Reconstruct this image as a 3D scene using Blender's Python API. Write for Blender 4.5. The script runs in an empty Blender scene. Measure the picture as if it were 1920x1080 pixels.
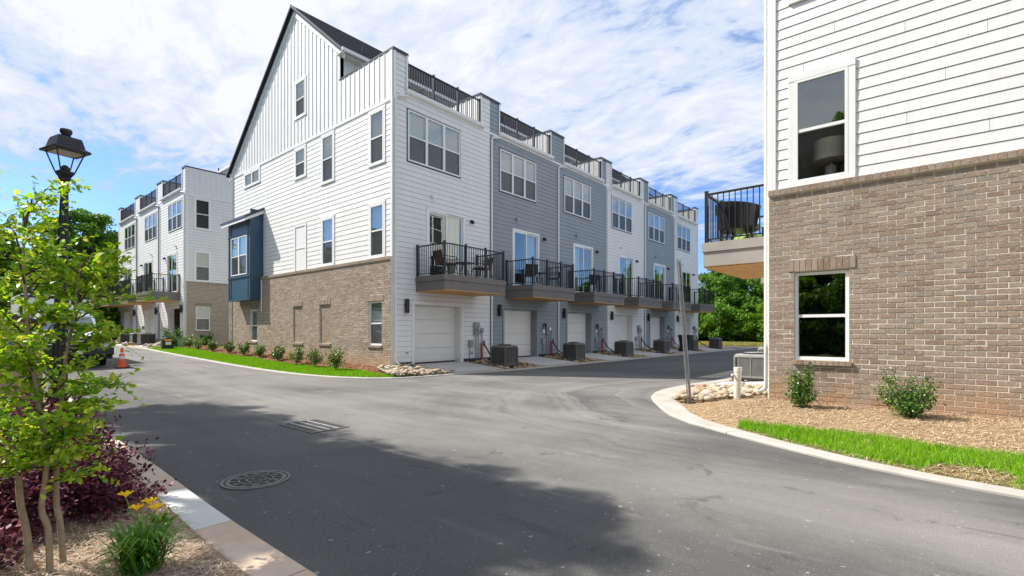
import bpy, math, random
import numpy as np
from mathutils import Vector, Matrix
R=math.radians
rng=np.random.default_rng(7)
random.seed(5)
SC=bpy.context.scene
COL=SC.collection
# ------------------------------------------------------------------ camera, world, sun, exposure
cam=bpy.data.cameras.new('camera'); co=bpy.data.objects.new('camera',cam); COL.objects.link(co)
co.location=(0,0,1.42); co.rotation_euler=(R(90),0,-math.atan2(.7636,.6457))
cam.sensor_width=36; cam.lens=17.29; cam.shift_y=80/1920; cam.clip_start=.05; cam.clip_end=3000
SC.camera=co
SUN=Vector((-.44,.84,1.0)).normalized()
world=bpy.data.worlds.new('World'); SC.world=world; world.use_nodes=True
def make_world():
    nt=world.node_tree; N=nt.nodes; L=nt.links; N.clear()
    out=N.new('ShaderNodeOutputWorld'); bg=N.new('ShaderNodeBackground'); L.new(bg.outputs[0],out.inputs[0])
    sky=N.new('ShaderNodeTexSky'); sky.sky_type='NISHITA'; sky.sun_disc=False
    sky.sun_elevation=math.asin(SUN.z); sky.sun_rotation=math.atan2(SUN.x,SUN.y)
    sky.air_density=1.0; sky.dust_density=.5; sky.ozone_density=2.0
    tc=N.new('ShaderNodeTexCoord'); sp=N.new('ShaderNodeSeparateXYZ'); L.new(tc.outputs['Generated'],sp.inputs[0])
    def M(op,a,b=None,c=None):
        n=N.new('ShaderNodeMath'); n.operation=op
        for i,v in enumerate((a,b,c)):
            if v is None: continue
            if isinstance(v,(int,float)): n.inputs[i].default_value=v
            else: L.new(v,n.inputs[i])
        return n.outputs[0]
    z=M('ADD',M('MAXIMUM',sp.outputs[2],0.0),.10)
    cb=N.new('ShaderNodeCombineXYZ'); L.new(M('DIVIDE',sp.outputs[0],z),cb.inputs[0]); L.new(M('DIVIDE',sp.outputs[1],z),cb.inputs[1])
    mp=N.new('ShaderNodeMapping'); L.new(cb.outputs[0],mp.inputs[0]); mp.inputs['Rotation'].default_value=(0,0,R(-62)); mp.inputs['Scale'].default_value=(1.0,.62,1)
    mp.inputs['Location'].default_value=(7.4,5.2,0)
    def noise(scale,det,rough,dist,lac=2.0):
        n=N.new('ShaderNodeTexNoise'); L.new(mp.outputs[0],n.inputs['Vector']); n.inputs['Scale'].default_value=scale
        n.inputs['Detail'].default_value=det; n.inputs['Roughness'].default_value=rough; n.inputs['Distortion'].default_value=dist
        return n.outputs['Fac']
    big=noise(.55,3,.5,.3); fine=noise(3.2,9,.66,.7); tiny=noise(11.,6,.65,.4)
    n=M('ADD',M('MULTIPLY',big,.34),M('ADD',M('MULTIPLY',fine,.44),M('MULTIPLY',tiny,.24)))
    mr=N.new('ShaderNodeMapRange'); L.new(sp.outputs[2],mr.inputs[0]); mr.inputs[1].default_value=.10; mr.inputs[2].default_value=.40
    mr.inputs[3].default_value=-.045; mr.inputs[4].default_value=.125; mr.interpolation_type='SMOOTHSTEP'
    n=M('ADD',n,mr.outputs[0])
    ms=N.new('ShaderNodeMapRange'); L.new(n,ms.inputs[0]); ms.inputs[1].default_value=.475; ms.inputs[2].default_value=.60; ms.interpolation_type='SMOOTHSTEP'
    # low wisps only above the horizon
    hz=N.new('ShaderNodeMapRange'); L.new(sp.outputs[2],hz.inputs[0]); hz.inputs[1].default_value=.0; hz.inputs[2].default_value=.07
    mask=M('MULTIPLY',ms.outputs[0],hz.outputs[0])
    cr=N.new('ShaderNodeMapRange'); L.new(n,cr.inputs[0]); cr.inputs[1].default_value=.535; cr.inputs[2].default_value=.70
    cc=N.new('ShaderNodeMix'); cc.data_type='RGBA'; L.new(cr.outputs[0],cc.inputs[0])
    cc.inputs[6].default_value=(2.5,3.15,4.35,1); cc.inputs[7].default_value=(4.45,4.5,4.72,1)
    sk=N.new('ShaderNodeMix'); sk.data_type='RGBA'; sk.blend_type='MULTIPLY'; sk.inputs[0].default_value=1
    L.new(sky.outputs[0],sk.inputs[6]); sk.inputs[7].default_value=(.52,.68,.98,1)
    mx=N.new('ShaderNodeMix'); mx.data_type='RGBA'; L.new(mask,mx.inputs[0]); L.new(sk.outputs[2],mx.inputs[6]); L.new(cc.outputs[2],mx.inputs[7])
    L.new(mx.outputs[2],bg.inputs[0]); bg.inputs[1].default_value=.115
make_world()
sl=bpy.data.lights.new('sun','SUN'); sl.energy=4.1; sl.angle=R(.53); sl.color=(1,.95,.87)
so=bpy.data.objects.new('sun',sl); COL.objects.link(so); so.rotation_euler=SUN.to_track_quat('Z','Y').to_euler(); so.location=(0,0,40)
vs=SC.view_settings; SC.display_settings.display_device='sRGB'; vs.view_transform='Standard'; vs.look='None'; vs.gamma=1; vs.use_curve_mapping=False
vs.exposure=.92
SC.render.engine='CYCLES'
try:
    SC.cycles.max_bounces=8; SC.cycles.transparent_max_bounces=12
except Exception: pass

# ------------------------------------------------------------------ materials
MATS={}
class NT:
    def __init__(s,name):
        s.m=bpy.data.materials.new(name); s.m.use_nodes=True; s.N=s.m.node_tree.nodes; s.L=s.m.node_tree.links
        s.N.clear(); s.out=s.N.new('ShaderNodeOutputMaterial'); s.b=s.N.new('ShaderNodeBsdfPrincipled'); s.L.new(s.b.outputs[0],s.out.inputs[0])
        MATS[name]=s.m
    def set(s,inp,v):
        i=s.b.inputs[inp]
        if hasattr(v,'links'): s.L.new(v,i)
        else: i.default_value=v
    def geo(s): 
        n=s.N.new('ShaderNodeNewGeometry'); return n
    def pos(s,scale=(1,1,1)):
        g=s.N.new('ShaderNodeNewGeometry'); m=s.N.new('ShaderNodeMapping'); s.L.new(g.outputs['Position'],m.inputs[0]); m.inputs['Scale'].default_value=scale; return m.outputs[0]
    def noise(s,scale,det=4,rough=.55,vec=None,dist=0):
        n=s.N.new('ShaderNodeTexNoise'); n.inputs['Scale'].default_value=scale; n.inputs['Detail'].default_value=det; n.inputs['Roughness'].default_value=rough; n.inputs['Distortion'].default_value=dist
        s.L.new(vec if vec is not None else s.pos(),n.inputs['Vector']); return n.outputs['Fac']
    def ramp(s,fac,stops):
        n=s.N.new('ShaderNodeValToRGB'); s.L.new(fac,n.inputs[0]); e=n.color_ramp.elements
        while len(e)<len(stops): e.new(.5)
        for k,(p,c) in enumerate(stops): e[k].position=p; e[k].color=(*c,1)
        return n.outputs[0]
    def mix(s,fac,a,b,mode='MIX'):
        n=s.N.new('ShaderNodeMix'); n.data_type='RGBA'; n.blend_type=mode
        for i,v in ((0,fac),(6,a),(7,b)):
            if hasattr(v,'links'): s.L.new(v,n.inputs[i])
            elif i==0: n.inputs[0].default_value=v
            else: n.inputs[i].default_value=(*v,1) if len(v)==3 else v
        return n.outputs[2]
    def math(s,op,a,b=0.0):
        n=s.N.new('ShaderNodeMath'); n.operation=op
        for i,v in ((0,a),(1,b)):
            if hasattr(v,'links'): s.L.new(v,n.inputs[i])
            else: n.inputs[i].default_value=v
        return n.outputs[0]
    def mr(s,v,a,b,c=0,d=1,smooth=True):
        n=s.N.new('ShaderNodeMapRange'); s.L.new(v,n.inputs[0])
        for i,x in enumerate((a,b,c,d)): n.inputs[i+1].default_value=x
        if smooth: n.interpolation_type='SMOOTHSTEP'
        return n.outputs[0]
    def bump(s,h,strength=.3,dist=.01):
        n=s.N.new('ShaderNodeBump'); s.L.new(h,n.inputs['Height']); n.inputs['Strength'].default_value=strength; n.inputs['Distance'].default_value=dist
        s.L.new(n.outputs[0],s.b.inputs['Normal'])
    def rnd(s):
        o=s.N.new('ShaderNodeObjectInfo'); g=s.N.new('ShaderNodeNewGeometry')
        a=s.math('ADD',o.outputs['Random'],g.outputs['Random Per Island']); return s.math('FRACT',a)
def paint(name,c,rough=.5,var=.06,nscale=3.,spec=.4,metal=0,streak=False,bump=0):
    t=NT(name); n=t.noise(nscale,5,.6); c2=tuple(x*(1-var*2) for x in c)
    col=t.mix(t.mr(n,.3,.75),c,c2)
    if streak:
        n2=t.noise(1.0,5,.65,vec=t.pos((9,9,.5))); col=t.mix(t.math('MULTIPLY',t.mr(n2,.45,.75),.26),col,tuple(x*.72 for x in c))
        col=t.mix(t.math('MULTIPLY',t.rnd(),.07),col,tuple(x*.82 for x in c))
    t.set('Base Color',col); t.set('Roughness',rough); t.set('Specular IOR Level',spec); t.set('Metallic',metal)
    if bump: t.bump(t.noise(60,3),bump,.003)
    return t.m
white_siding=paint('white_siding_paint',(.77,.77,.76),.5,.03,1.3,streak=True,bump=.15)
backing=paint('lap_shadow_backing',(.06,.06,.06),.9,.05,2.)  # near-black so the gaps between siding boards read as shadow lines
grey_siding=paint('blue_grey_siding_paint',(.275,.315,.345),.5,.05,1.3,streak=True,bump=.15)
pale_siding=paint('pale_grey_siding_paint',(.62,.63,.64),.5,.04,1.3,streak=True,bump=.15)
trim=paint('white_trim_paint',(.80,.80,.79),.4,.03,2.)
vinyl=paint('white_vinyl_frame',(.80,.81,.80),.3,.02,2.)
navy=paint('navy_paint',(.045,.095,.15),.35,.06,1.)
blackmetal=paint('black_metal',(.012,.014,.018),.35,.1,5.,spec=.5)
railmetal=paint('dark_rail_metal',(.012,.014,.02),.4,.1,5.,spec=.5)
capmetal=paint('dark_coping_metal',(.045,.048,.055),.35,.1,3.,spec=.5)
deckgrey=paint('taupe_fascia_paint',(.165,.148,.14),.5,.08,2.)
deckbeige=paint('beige_fascia_paint',(.36,.325,.295),.5,.08,2.)
darkrubber=paint('dark_rubber',(.015,.015,.016),.7,.1,8.)
galv=paint('galvanised_steel',(.42,.43,.43),.45,.15,12.,metal=.15)
grey_plastic=paint('grey_utility_box',(.33,.34,.34),.5,.1,5.)
white_pvc=paint('cream_pvc_pipe',(.72,.68,.58),.4,.08,8.)
red_paint=paint('red_pipe_paint',(.45,.04,.03),.5,.1,6.)
orange=paint('orange_cone_plastic',(.85,.13,.03),.5,.08,9.)
reflective=paint('white_reflective_band',(.7,.7,.68),.4,.1,9.)
truckwhite=paint('white_truck_paint',(.74,.75,.76),.2,.02,1.5,spec=.6)
chrome=paint('chrome',(.6,.6,.62),.15,.05,4.,metal=1)
tan_metal=paint('tan_metal',(.46,.30,.19),.55,.12,3.)
brown_metal=paint('brown_metal',(.10,.06,.045),.5,.12,3.)
bluesticker=paint('blue_sticker',(.06,.14,.4),.4,.02,9.)
greenbox=paint('green_transformer',(.18,.30,.17),.5,.08,4.)
yellowsign=paint('orange_tag',(.75,.28,.03),.5,.05,9.)
binplastic=paint('dark_green_bin_plastic',(.012,.035,.028),.45,.1,5.)
limefabric=paint('lime_green_cushion',(.28,.42,.08),.85,.1,9.)
wicker=paint('brown_wicker',(.12,.07,.04),.7,.3,60.)
creamfabric=paint('cream_cushion',(.6,.56,.48),.9,.1,9.)
teal=paint('teal_splash_block',(.02,.24,.2),.5,.15,9.)
room=paint('room_wall_paint',(.42,.39,.35),.8,.1,1.)
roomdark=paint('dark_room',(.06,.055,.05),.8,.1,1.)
garage_in=paint('garage_interior',(.05,.05,.05),.9,.1,1.)
blindm=paint('white_blind_slats',(.90,.92,.91),.6,.03,4.)
curtain=paint('pale_curtain',(.6,.62,.62),.9,.05,4.)
lampshade=paint('linen_lampshade',(.85,.81,.73),.9,.05,20.)
lampbase=paint('beaded_lamp_base',(.75,.77,.77),.3,.4,120.)
doorpaint=paint('garage_door_paint',(.79,.775,.74),.45,.03,1.5,bump=.1)
def wood():
    t=NT('orange_treated_wood'); n=t.noise(3,6,.6,vec=t.pos((1,9,9))); t.set('Base Color',t.ramp(n,[(.3,(.42,.20,.05)),(.7,(.66,.36,.11))])); t.set('Roughness',.6); return t.m
woodm=wood()
def glassm(name,tint,refl,rough=0.0,extra=.06):
    t=NT(name); t.N.remove(t.b)
    tr=t.N.new('ShaderNodeBsdfTransparent'); tr.inputs[0].default_value=(*tint,1)
    gl=t.N.new('ShaderNodeBsdfGlossy'); gl.inputs['Roughness'].default_value=rough; gl.inputs['Color'].default_value=(.95,1,.98,1)
    fr=t.N.new('ShaderNodeLayerWeight'); fr.inputs[0].default_value=refl
    mx=t.N.new('ShaderNodeMixShader'); f=t.math('ADD',fr.outputs['Fresnel'],extra); f=t.math('MINIMUM',f,.95)
    t.L.new(f,mx.inputs[0]); t.L.new(tr.outputs[0],mx.inputs[1]); t.L.new(gl.outputs[0],mx.inputs[2]); t.L.new(mx.outputs[0],t.out.inputs[0])
    nb=t.N.new('ShaderNodeBump'); t.L.new(t.noise(.9,2),nb.inputs['Height']); nb.inputs['Strength'].default_value=.06; nb.inputs['Distance'].default_value=.05
    t.L.new(nb.outputs[0],gl.inputs['Normal'])
    return t.m
glass=glassm('window_glass',(.95,1.0,.985),.42,extra=.15)
glass_clear=glassm('clear_window_glass',(.97,1.0,.99),.15,extra=.0)
glass_dark=glassm('dark_tinted_glass',(.30,.36,.36),.35,extra=.16)
truckglass=glassm('truck_windscreen_glass',(.55,.62,.62),.4)
lampglass=glassm('clear_lantern_glass',(.96,.97,.98),.03,extra=.0)
def screenm():
    t=NT('insect_screen'); t.N.remove(t.b)
    tr=t.N.new('ShaderNodeBsdfTransparent'); d=t.N.new('ShaderNodeBsdfDiffuse'); d.inputs[0].default_value=(.085,.088,.092,1)
    mx=t.N.new('ShaderNodeMixShader'); mx.inputs[0].default_value=.5; t.L.new(tr.outputs[0],mx.inputs[1]); t.L.new(d.outputs[0],mx.inputs[2]); t.L.new(mx.outputs[0],t.out.inputs[0]); return t.m
screen=screenm()
def brickm():
    t=NT('tumbled_brown_brick'); r=t.rnd(); n=t.noise(22,6,.65); big=t.noise(1.1,3,.5)
    c=t.ramp(r,[(0,(.23,.162,.12)),(.2,(.32,.248,.19)),(.45,(.28,.208,.155)),(.65,(.345,.275,.215)),(.82,(.30,.245,.20)),(.93,(.26,.222,.19)),(1,(.30,.22,.175))])
    c=t.mix(t.math('MULTIPLY',t.mr(n,.50,.66),.55),c,(.47,.39,.31)); c=t.mix(t.math('MULTIPLY',t.mr(n,.2,.42,1,0),.4),c,(.13,.085,.065))
    c=t.mix(t.math('MULTIPLY',t.mr(big,.45,.7),.25),c,(.42,.34,.27))
    g=t.geo(); sz=t.N.new('ShaderNodeSeparateXYZ'); t.L.new(g.outputs['Position'],sz.inputs[0])
    low=t.math('MULTIPLY',t.mr(sz.outputs[2],.85,.1,0,1),t.mr(t.noise(2.3,5,.6),.3,.6)); c=t.mix(t.math('MULTIPLY',low,.6),c,(.50,.27,.14))
    t.set('Base Color',c); t.set('Roughness',.9); t.set('Specular IOR Level',.15); t.bump(t.noise(45,6,.7),.7,.012); return t.m
brick=brickm()
def mortarm():
    t=NT('cream_mortar'); n=t.noise(14,5,.6); g=t.geo(); sz=t.N.new('ShaderNodeSeparateXYZ'); t.L.new(g.outputs['Position'],sz.inputs[0])
    c=t.ramp(n,[(.3,(.60,.545,.465)),(.7,(.74,.69,.60))]); low=t.math('MULTIPLY',t.mr(sz.outputs[2],.85,.1,0,1),t.mr(t.noise(2.3,5,.6),.3,.6)); c=t.mix(t.math('MULTIPLY',low,.6),c,(.52,.30,.17))
    t.set('Base Color',c); t.set('Roughness',.95); t.bump(t.noise(80,4,.7),.5,.006); return t.m
mortar=mortarm()
def shinglem():
    t=NT('charcoal_shingles'); r=t.rnd(); n=t.noise(9,6,.7); c=t.ramp(n,[(.3,(.010,.011,.015)),(.7,(.042,.044,.055))]); c=t.mix(t.math('MULTIPLY',r,.5),c,(.035,.035,.04)); t.set('Base Color',c); t.set('Roughness',.9); t.bump(t.noise(70,4,.7),.5,.01); return t.m
shingle=shinglem(); shingle.node_tree.nodes['Principled BSDF'].inputs['Specular IOR Level'].default_value=.05
def asphaltm():
    t=NT('asphalt'); p=t.pos()
    fine=t.noise(140,3,.7); mid=t.noise(18,5,.65); big=t.noise(.33,4,.6,dist=.6)
    lanes=t.noise(.75,5,.6,vec=t.pos((1.6,.16,1)),dist=.9)
    # worn arcs left by turning wheels round the alley mouth
    g=t.geo(); s=t.N.new('ShaderNodeSeparateXYZ'); t.L.new(g.outputs['Position'],s.inputs[0])
    dx=t.math('SUBTRACT',s.outputs[0],11.2); dy=t.math('SUBTRACT',s.outputs[1],2.2)
    rr=t.math('SQRT',t.math('ADD',t.math('MULTIPLY',dx,dx),t.math('MULTIPLY',dy,dy)))
    rr=t.math('ADD',rr,t.math('MULTIPLY',t.noise(.4,3,.5),1.3))
    cbx=t.N.new('ShaderNodeCombineXYZ'); t.L.new(rr,cbx.inputs[0]); arcs=t.noise(2.2,4,.65,vec=cbx.outputs[0])
    inside=t.math('MULTIPLY',t.mr(rr,9.5,5,0,1),t.mr(s.outputs[0],4.2,6.5))
    v=t.math('ADD',t.math('MULTIPLY',big,.5),t.math('MULTIPLY',lanes,.35)); v=t.math('ADD',v,t.math('MULTIPLY',t.math('SUBTRACT',arcs,.5),t.math('MULTIPLY',inside,.7)))
    v=t.math('ADD',v,t.math('MULTIPLY',mid,.15))
    c=t.ramp(v,[(.33,(.10,.097,.093)),(.45,(.165,.159,.149)),(.56,(.23,.221,.206)),(.72,(.31,.296,.275))])
    st1=t.noise(7,3,.6,vec=cbx.outputs[0]); st2=t.noise(2.5,3,.6,vec=t.pos((3.0,.05,1)),dist=.3); gate=t.mr(t.noise(.7,4,.6),.46,.62)
    c=t.mix(t.math('MULTIPLY',t.math('MULTIPLY',t.mr(st1,.54,.66),inside),.45),c,(.34,.33,.31)); c=t.mix(t.math('MULTIPLY',t.math('MULTIPLY',t.mr(st2,.57,.66),gate),.42),c,(.33,.32,.30))
    c=t.mix(t.math('MULTIPLY',t.math('MULTIPLY',t.mr(st2,.43,.34),gate),.5),c,(.06,.06,.06))
    # newer darker surface: along the left gutter and in the alley
    newl=t.math('ADD',s.outputs[0],t.math('MULTIPLY',t.math('SUBTRACT',t.noise(.8,4,.6),.5),2.2))
    d1=t.mr(newl,3.1,4.3,1,0); d2=t.mr(t.math('ADD',s.outputs[0],t.math('MULTIPLY',s.outputs[1],.05)),13,16,0,1)
    d3=t.mr(t.math('ADD',s.outputs[0],t.math('MULTIPLY',t.math('SUBTRACT',t.noise(1.1,3,.5),.5),1.6)),5.3,5.9,0,1); d3=t.math('MULTIPLY',d3,t.mr(s.outputs[1],3.2,1.8,0,1))
    d=t.math('MAXIMUM',t.math('MAXIMUM',d1,d2),t.math('MULTIPLY',d3,.8)); c=t.mix(t.math('MULTIPLY',d,.62),c,(.068,.068,.068))
    sx=t.math('SUBTRACT',s.outputs[0],t.math('ADD',3.35,t.math('MULTIPLY',t.noise(.5,3,.5),.35)))
    seam=t.math('MULTIPLY',t.mr(t.math('ABSOLUTE',sx),.0,.05,1,0),t.mr(t.noise(2.2,4,.6),.35,.6)); dust=t.math('MULTIPLY',t.mr(t.math('ABSOLUTE',sx),.0,.55,1,0),t.mr(t.noise(.8,5,.65),.48,.7))
    c=t.mix(t.math('MULTIPLY',seam,.45),c,(.30,.285,.26)); c=t.mix(t.math('MULTIPLY',dust,.55),c,(.27,.26,.24))
    blot=t.mr(t.noise(1.7,5,.7,dist=.8),.60,.70); c=t.mix(t.math('MULTIPLY',blot,.5),c,(.035,.035,.035))
    # chalky scuffs
    sc=t.noise(1.3,6,.7,vec=t.pos((.9,.25,1)),dist=1.2); c=t.mix(t.math('MULTIPLY',t.mr(sc,.63,.72),.38),c,(.36,.34,.31))
    gr=t.mr(t.noise(48,4,.8),.56,.68); c=t.mix(t.math('MULTIPLY',gr,.6),c,(.34,.33,.315)); c=t.mix(t.math('MULTIPLY',t.mr(fine,.35,.62,1,0),.5),c,(.018,.018,.018))
    peb=t.mr(t.noise(14,2,.5),.70,.74); c=t.mix(t.math('MULTIPLY',peb,.6),c,(.4,.38,.35))
    t.set('Base Color',c); t.set('Roughness',.82); t.set('Specular IOR Level',.3); t.bump(t.math('ADD',fine,t.math('MULTIPLY',mid,.4)),.55,.012); return t.m
asphalt=asphaltm()
def concretem(name,a,b,stain=(.5,.33,.2),sa=.2):
    t=NT(name); n=t.noise(2.2,6,.65); f=t.noise(60,4,.7); c=t.ramp(n,[(.3,a),(.7,b)]); c=t.mix(t.math('MULTIPLY',t.mr(t.noise(.9,5,.6),.5,.72),sa),c,stain)
    c=t.mix(t.math('MULTIPLY',t.mr(f,.6,.75),.3),c,tuple(x*.6 for x in a)); c=t.mix(t.math('MULTIPLY',t.rnd(),.18),c,tuple(x*.8 for x in a))
    t.set('Base Color',c); t.set('Roughness',.85); t.set('Specular IOR Level',.2); t.bump(f,.3,.006); return t.m
concrete=concretem('pale_concrete',(.36,.34,.305),(.47,.45,.41))
kerb_pink=concretem('clay_stained_concrete',(.50,.38,.28),(.64,.52,.42),(.60,.36,.22),.45)
kerb_pale=concretem('clean_concrete',(.58,.57,.55),(.66,.65,.62),(.5,.4,.3),.1)
slabm=concretem('apron_concrete',(.44,.44,.43),(.55,.54,.53),(.3,.26,.2),.15)
def earthm(name,a,b,sc=8):
    t=NT(name); n=t.noise(sc,7,.7); c=t.ramp(n,[(.3,a),(.7,b)]); t.set('Base Color',c); t.set('Roughness',.95); t.set('Specular IOR Level',.1); t.bump(t.noise(40,5,.7),.8,.02); return t.m
mulch_base=earthm('pine_straw_litter',(.20,.13,.07),(.47,.345,.205),22)
redmulch_base=earthm('red_clay_mulch',(.20,.09,.05),(.38,.20,.12))
soil=earthm('grass_soil',(.12,.10,.045),(.20,.17,.07))
farground=earthm('rough_ground',(.05,.07,.025),(.09,.11,.04),.6)
def islandm(name,stops,rough=.9,trans=0.0,spec=.2,noisy=0.0):
    t=NT(name); r=t.rnd()
    if noisy: r=t.math('ADD',t.math('MULTIPLY',r,1-noisy),t.math('MULTIPLY',t.noise(1.2,3,.6),noisy))
    c=t.ramp(r,stops); t.set('Base Color',c); t.set('Roughness',rough); t.set('Specular IOR Level',spec)
    if trans:
        tl=t.N.new('ShaderNodeBsdfTranslucent'); t.L.new(t.mix(1.0,c,(1.5,1.35,.5),'MULTIPLY'),tl.inputs[0]); mx=t.N.new('ShaderNodeMixShader'); mx.inputs[0].default_value=trans
        t.L.new(t.b.outputs[0],mx.inputs[1]); t.L.new(tl.outputs[0],mx.inputs[2]); t.L.new(mx.outputs[0],t.out.inputs[0])
    return t.m
straw=islandm('dry_pine_straw',[(0,(.22,.135,.075)),(.35,(.44,.30,.18)),(.7,(.62,.455,.295)),(1,(.78,.65,.47))])
strawgrey=islandm('weathered_pine_straw',[(0,(.22,.15,.11)),(.35,(.40,.28,.20)),(.7,(.58,.45,.35)),(1,(.75,.65,.54))])
grassm=islandm('lawn_grass',[(0,(.09,.24,.008)),(.5,(.18,.42,.012)),(1,(.32,.55,.03))],.6,.3)
drygrass=islandm('yellowing_grass',[(0,(.16,.2,.03)),(.5,(.32,.3,.09)),(1,(.42,.36,.16))],.7,.2)
leaf_tree=islandm('tree_leaves',[(0,(.03,.10,.010)),(.45,(.08,.20,.016)),(.8,(.15,.30,.022)),(1,(.22,.36,.03))],.5,.28,.35,.35)
leaf_bright=islandm('bright_tree_leaves',[(0,(.06,.15,.010)),(.45,(.12,.25,.016)),(.8,(.20,.34,.025)),(1,(.30,.42,.04))],.5,.4,.35,.3)
leaf_myrtle=islandm('crape_myrtle_leaves',[(0,(.11,.27,.012)),(.4,(.22,.43,.018)),(.75,(.36,.54,.03)),(1,(.54,.58,.08))],.42,.45,.45)
leaf_shrub=islandm('glossy_shrub_leaves',[(0,(.02,.07,.012)),(.5,(.05,.14,.02)),(.85,(.12,.24,.03)),(1,(.24,.34,.06))],.35,.2,.5)
leaf_abelia=islandm('variegated_shrub_leaves',[(0,(.035,.09,.02)),(.4,(.08,.17,.03)),(.8,(.2,.30,.06)),(1,(.42,.45,.16))],.4,.2,.5)
leaf_purple=islandm('purple_loropetalum_leaves',[(0,(.04,.010,.024)),(.5,(.12,.03,.06)),(.85,(.25,.065,.11)),(1,(.40,.13,.17))],.55,.12,.25)
leaf_lily=islandm('daylily_blades',[(0,(.04,.15,.015)),(.6,(.10,.28,.03)),(1,(.25,.36,.06))],.45,.3,.4)
petalm=islandm('yellow_petals',[(0,(.9,.56,.01)),(1,(.95,.74,.03))],.5,.3,.3)
stonem=islandm('river_stone',[(0,(.30,.20,.12)),(.25,(.44,.36,.26)),(.5,(.36,.28,.18)),(.7,(.50,.44,.36)),(.88,(.30,.28,.23)),(1,(.46,.29,.18))],.7,0,.3)
stonebrown=islandm('brown_river_stone',[(0,(.2,.13,.07)),(.4,(.36,.25,.14)),(.7,(.46,.37,.26)),(1,(.28,.2,.14))],.7,0,.3)
barkm=earthm('smooth_tan_bark',(.30,.22,.14),(.48,.38,.26),14)
barkdark=earthm('dark_bark',(.06,.045,.03),(.14,.10,.07),10)
acm=paint('ac_dark_grey_steel',(.17,.165,.155),.5,.1,5.,metal=.2)
acl=paint('ac_light_grey_steel',(.36,.36,.33),.5,.1,5.,metal=.2)
casti=paint('cast_iron',(.16,.155,.145),.6,.25,25.)
castd=paint('cast_iron_dark',(.035,.035,.034),.7,.25,25.)
tyrewhite=paint('headlight_lens',(.6,.62,.64),.1,.02,4.,spec=.8)

# ------------------------------------------------------------------ mesh helpers
def tag(o,label=None,cat=None,group=None,kind=None):
    if label: o['label']=label
    if cat: o['category']=cat
    if group: o['group']=group
    if kind: o['kind']=kind
    return o
def empty(name,loc,label,cat,group=None):
    o=bpy.data.objects.new(name,None); o.empty_display_size=.1; COL.objects.link(o); o.location=loc; return tag(o,label,cat,group)
def wpos(o):
    p=Vector((0,0,0))
    while o is not None: p=p+Vector(o.location); o=o.parent
    return p
class MB:
    def __init__(s): s.v=[]; s.f=[]
    def quad(s,a,b,c,d):
        n=len(s.v); s.v+=[a,b,c,d]; s.f.append((n,n+1,n+2,n+3))
    def poly(s,pts):
        n=len(s.v); s.v+=list(pts); s.f.append(tuple(range(n,n+len(pts))))
    def hexa(s,p):  # 8 pts: bottom 4, top 4
        n=len(s.v); s.v+=list(p)
        for q in ((3,2,1,0),(4,5,6,7),(0,1,5,4),(1,2,6,5),(2,3,7,6),(3,0,4,7)): s.f.append(tuple(n+i for i in q))
    def box(s,x0,x1,y0,y1,z0,z1,m=None):
        p=[(x0,y0,z0),(x1,y0,z0),(x1,y1,z0),(x0,y1,z0),(x0,y0,z1),(x1,y0,z1),(x1,y1,z1),(x0,y1,z1)]
        if m: p=[m(*q) for q in p]
        s.hexa(p); return s
    def prism(s,prof,ext,m):
        """prof: list of (a,b); ext(e0,e1): map m(e,a,b)"""
        n=len(s.v); k=len(prof)
        for e in ext:
            s.v+=[m(e,a,b) for a,b in prof]
        s.f.append(tuple(n+i for i in range(k))[::-1]); s.f.append(tuple(n+k+i for i in range(k)))
        for i in range(k):
            j=(i+1)%k; s.f.append((n+i,n+j,n+k+j,n+k+i))
        return s
    def tube(s,pts,rad,seg=8,cap=True):
        pts=[Vector(p) for p in pts]
        if not hasattr(rad,'__len__'): rad=[rad]*len(pts)
        base=len(s.v); up=None
        for i,p in enumerate(pts):
            t=(pts[min(i+1,len(pts)-1)]-pts[max(i-1,0)]).normalized()
            if up is None: up=Vector((0,0,1)) if abs(t.z)<.9 else Vector((1,0,0))
            a=t.cross(up).normalized(); b=a.cross(t).normalized(); up=b
            for k in range(seg):
                w=2*math.pi*k/seg; s.v.append(tuple(p+(a*math.cos(w)+b*math.sin(w))*rad[i]))
        for i in range(len(pts)-1):
            for k in range(seg):
                k2=(k+1)%seg; s.f.append((base+i*seg+k,base+i*seg+k2,base+(i+1)*seg+k2,base+(i+1)*seg+k))
        if cap:
            s.f.append(tuple(base+k for k in range(seg))); s.f.append(tuple(base+(len(pts)-1)*seg+k for k in range(seg))[::-1])
        return s
    def lathe(s,cx,cy,prof,seg=16,rot=0):
        base=len(s.v)
        for r,z in prof:
            for k in range(seg):
                w=2*math.pi*k/seg+rot; s.v.append((cx+r*math.cos(w),cy+r*math.sin(w),z))
        for i in range(len(prof)-1):
            for k in range(seg):
                k2=(k+1)%seg; s.f.append((base+i*seg+k,base+i*seg+k2,base+(i+1)*seg+k2,base+(i+1)*seg+k))
        s.f.append(tuple(base+k for k in range(seg))[::-1]); s.f.append(tuple(base+(len(prof)-1)*seg+k for k in range(seg)))
        return s
    def build(s,name,mat,parent=None,smooth=False,flip=False,bevel=0):
        o=Vector((0,0,0)) if parent is None else wpos(parent)
        me=bpy.data.meshes.new(name)
        me.from_pydata([(v[0]-o.x,v[1]-o.y,v[2]-o.z) for v in s.v],[],[f[::-1] for f in s.f] if flip else s.f)
        me.materials.append(mat); me.update()
        if smooth: me.shade_smooth()
        ob=bpy.data.objects.new(name,me); COL.objects.link(ob); ob.parent=parent
        if bevel:
            md=ob.modifiers.new('bevel','BEVEL'); md.width=bevel; md.segments=2; md.limit_method='ANGLE'
        return ob
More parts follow.
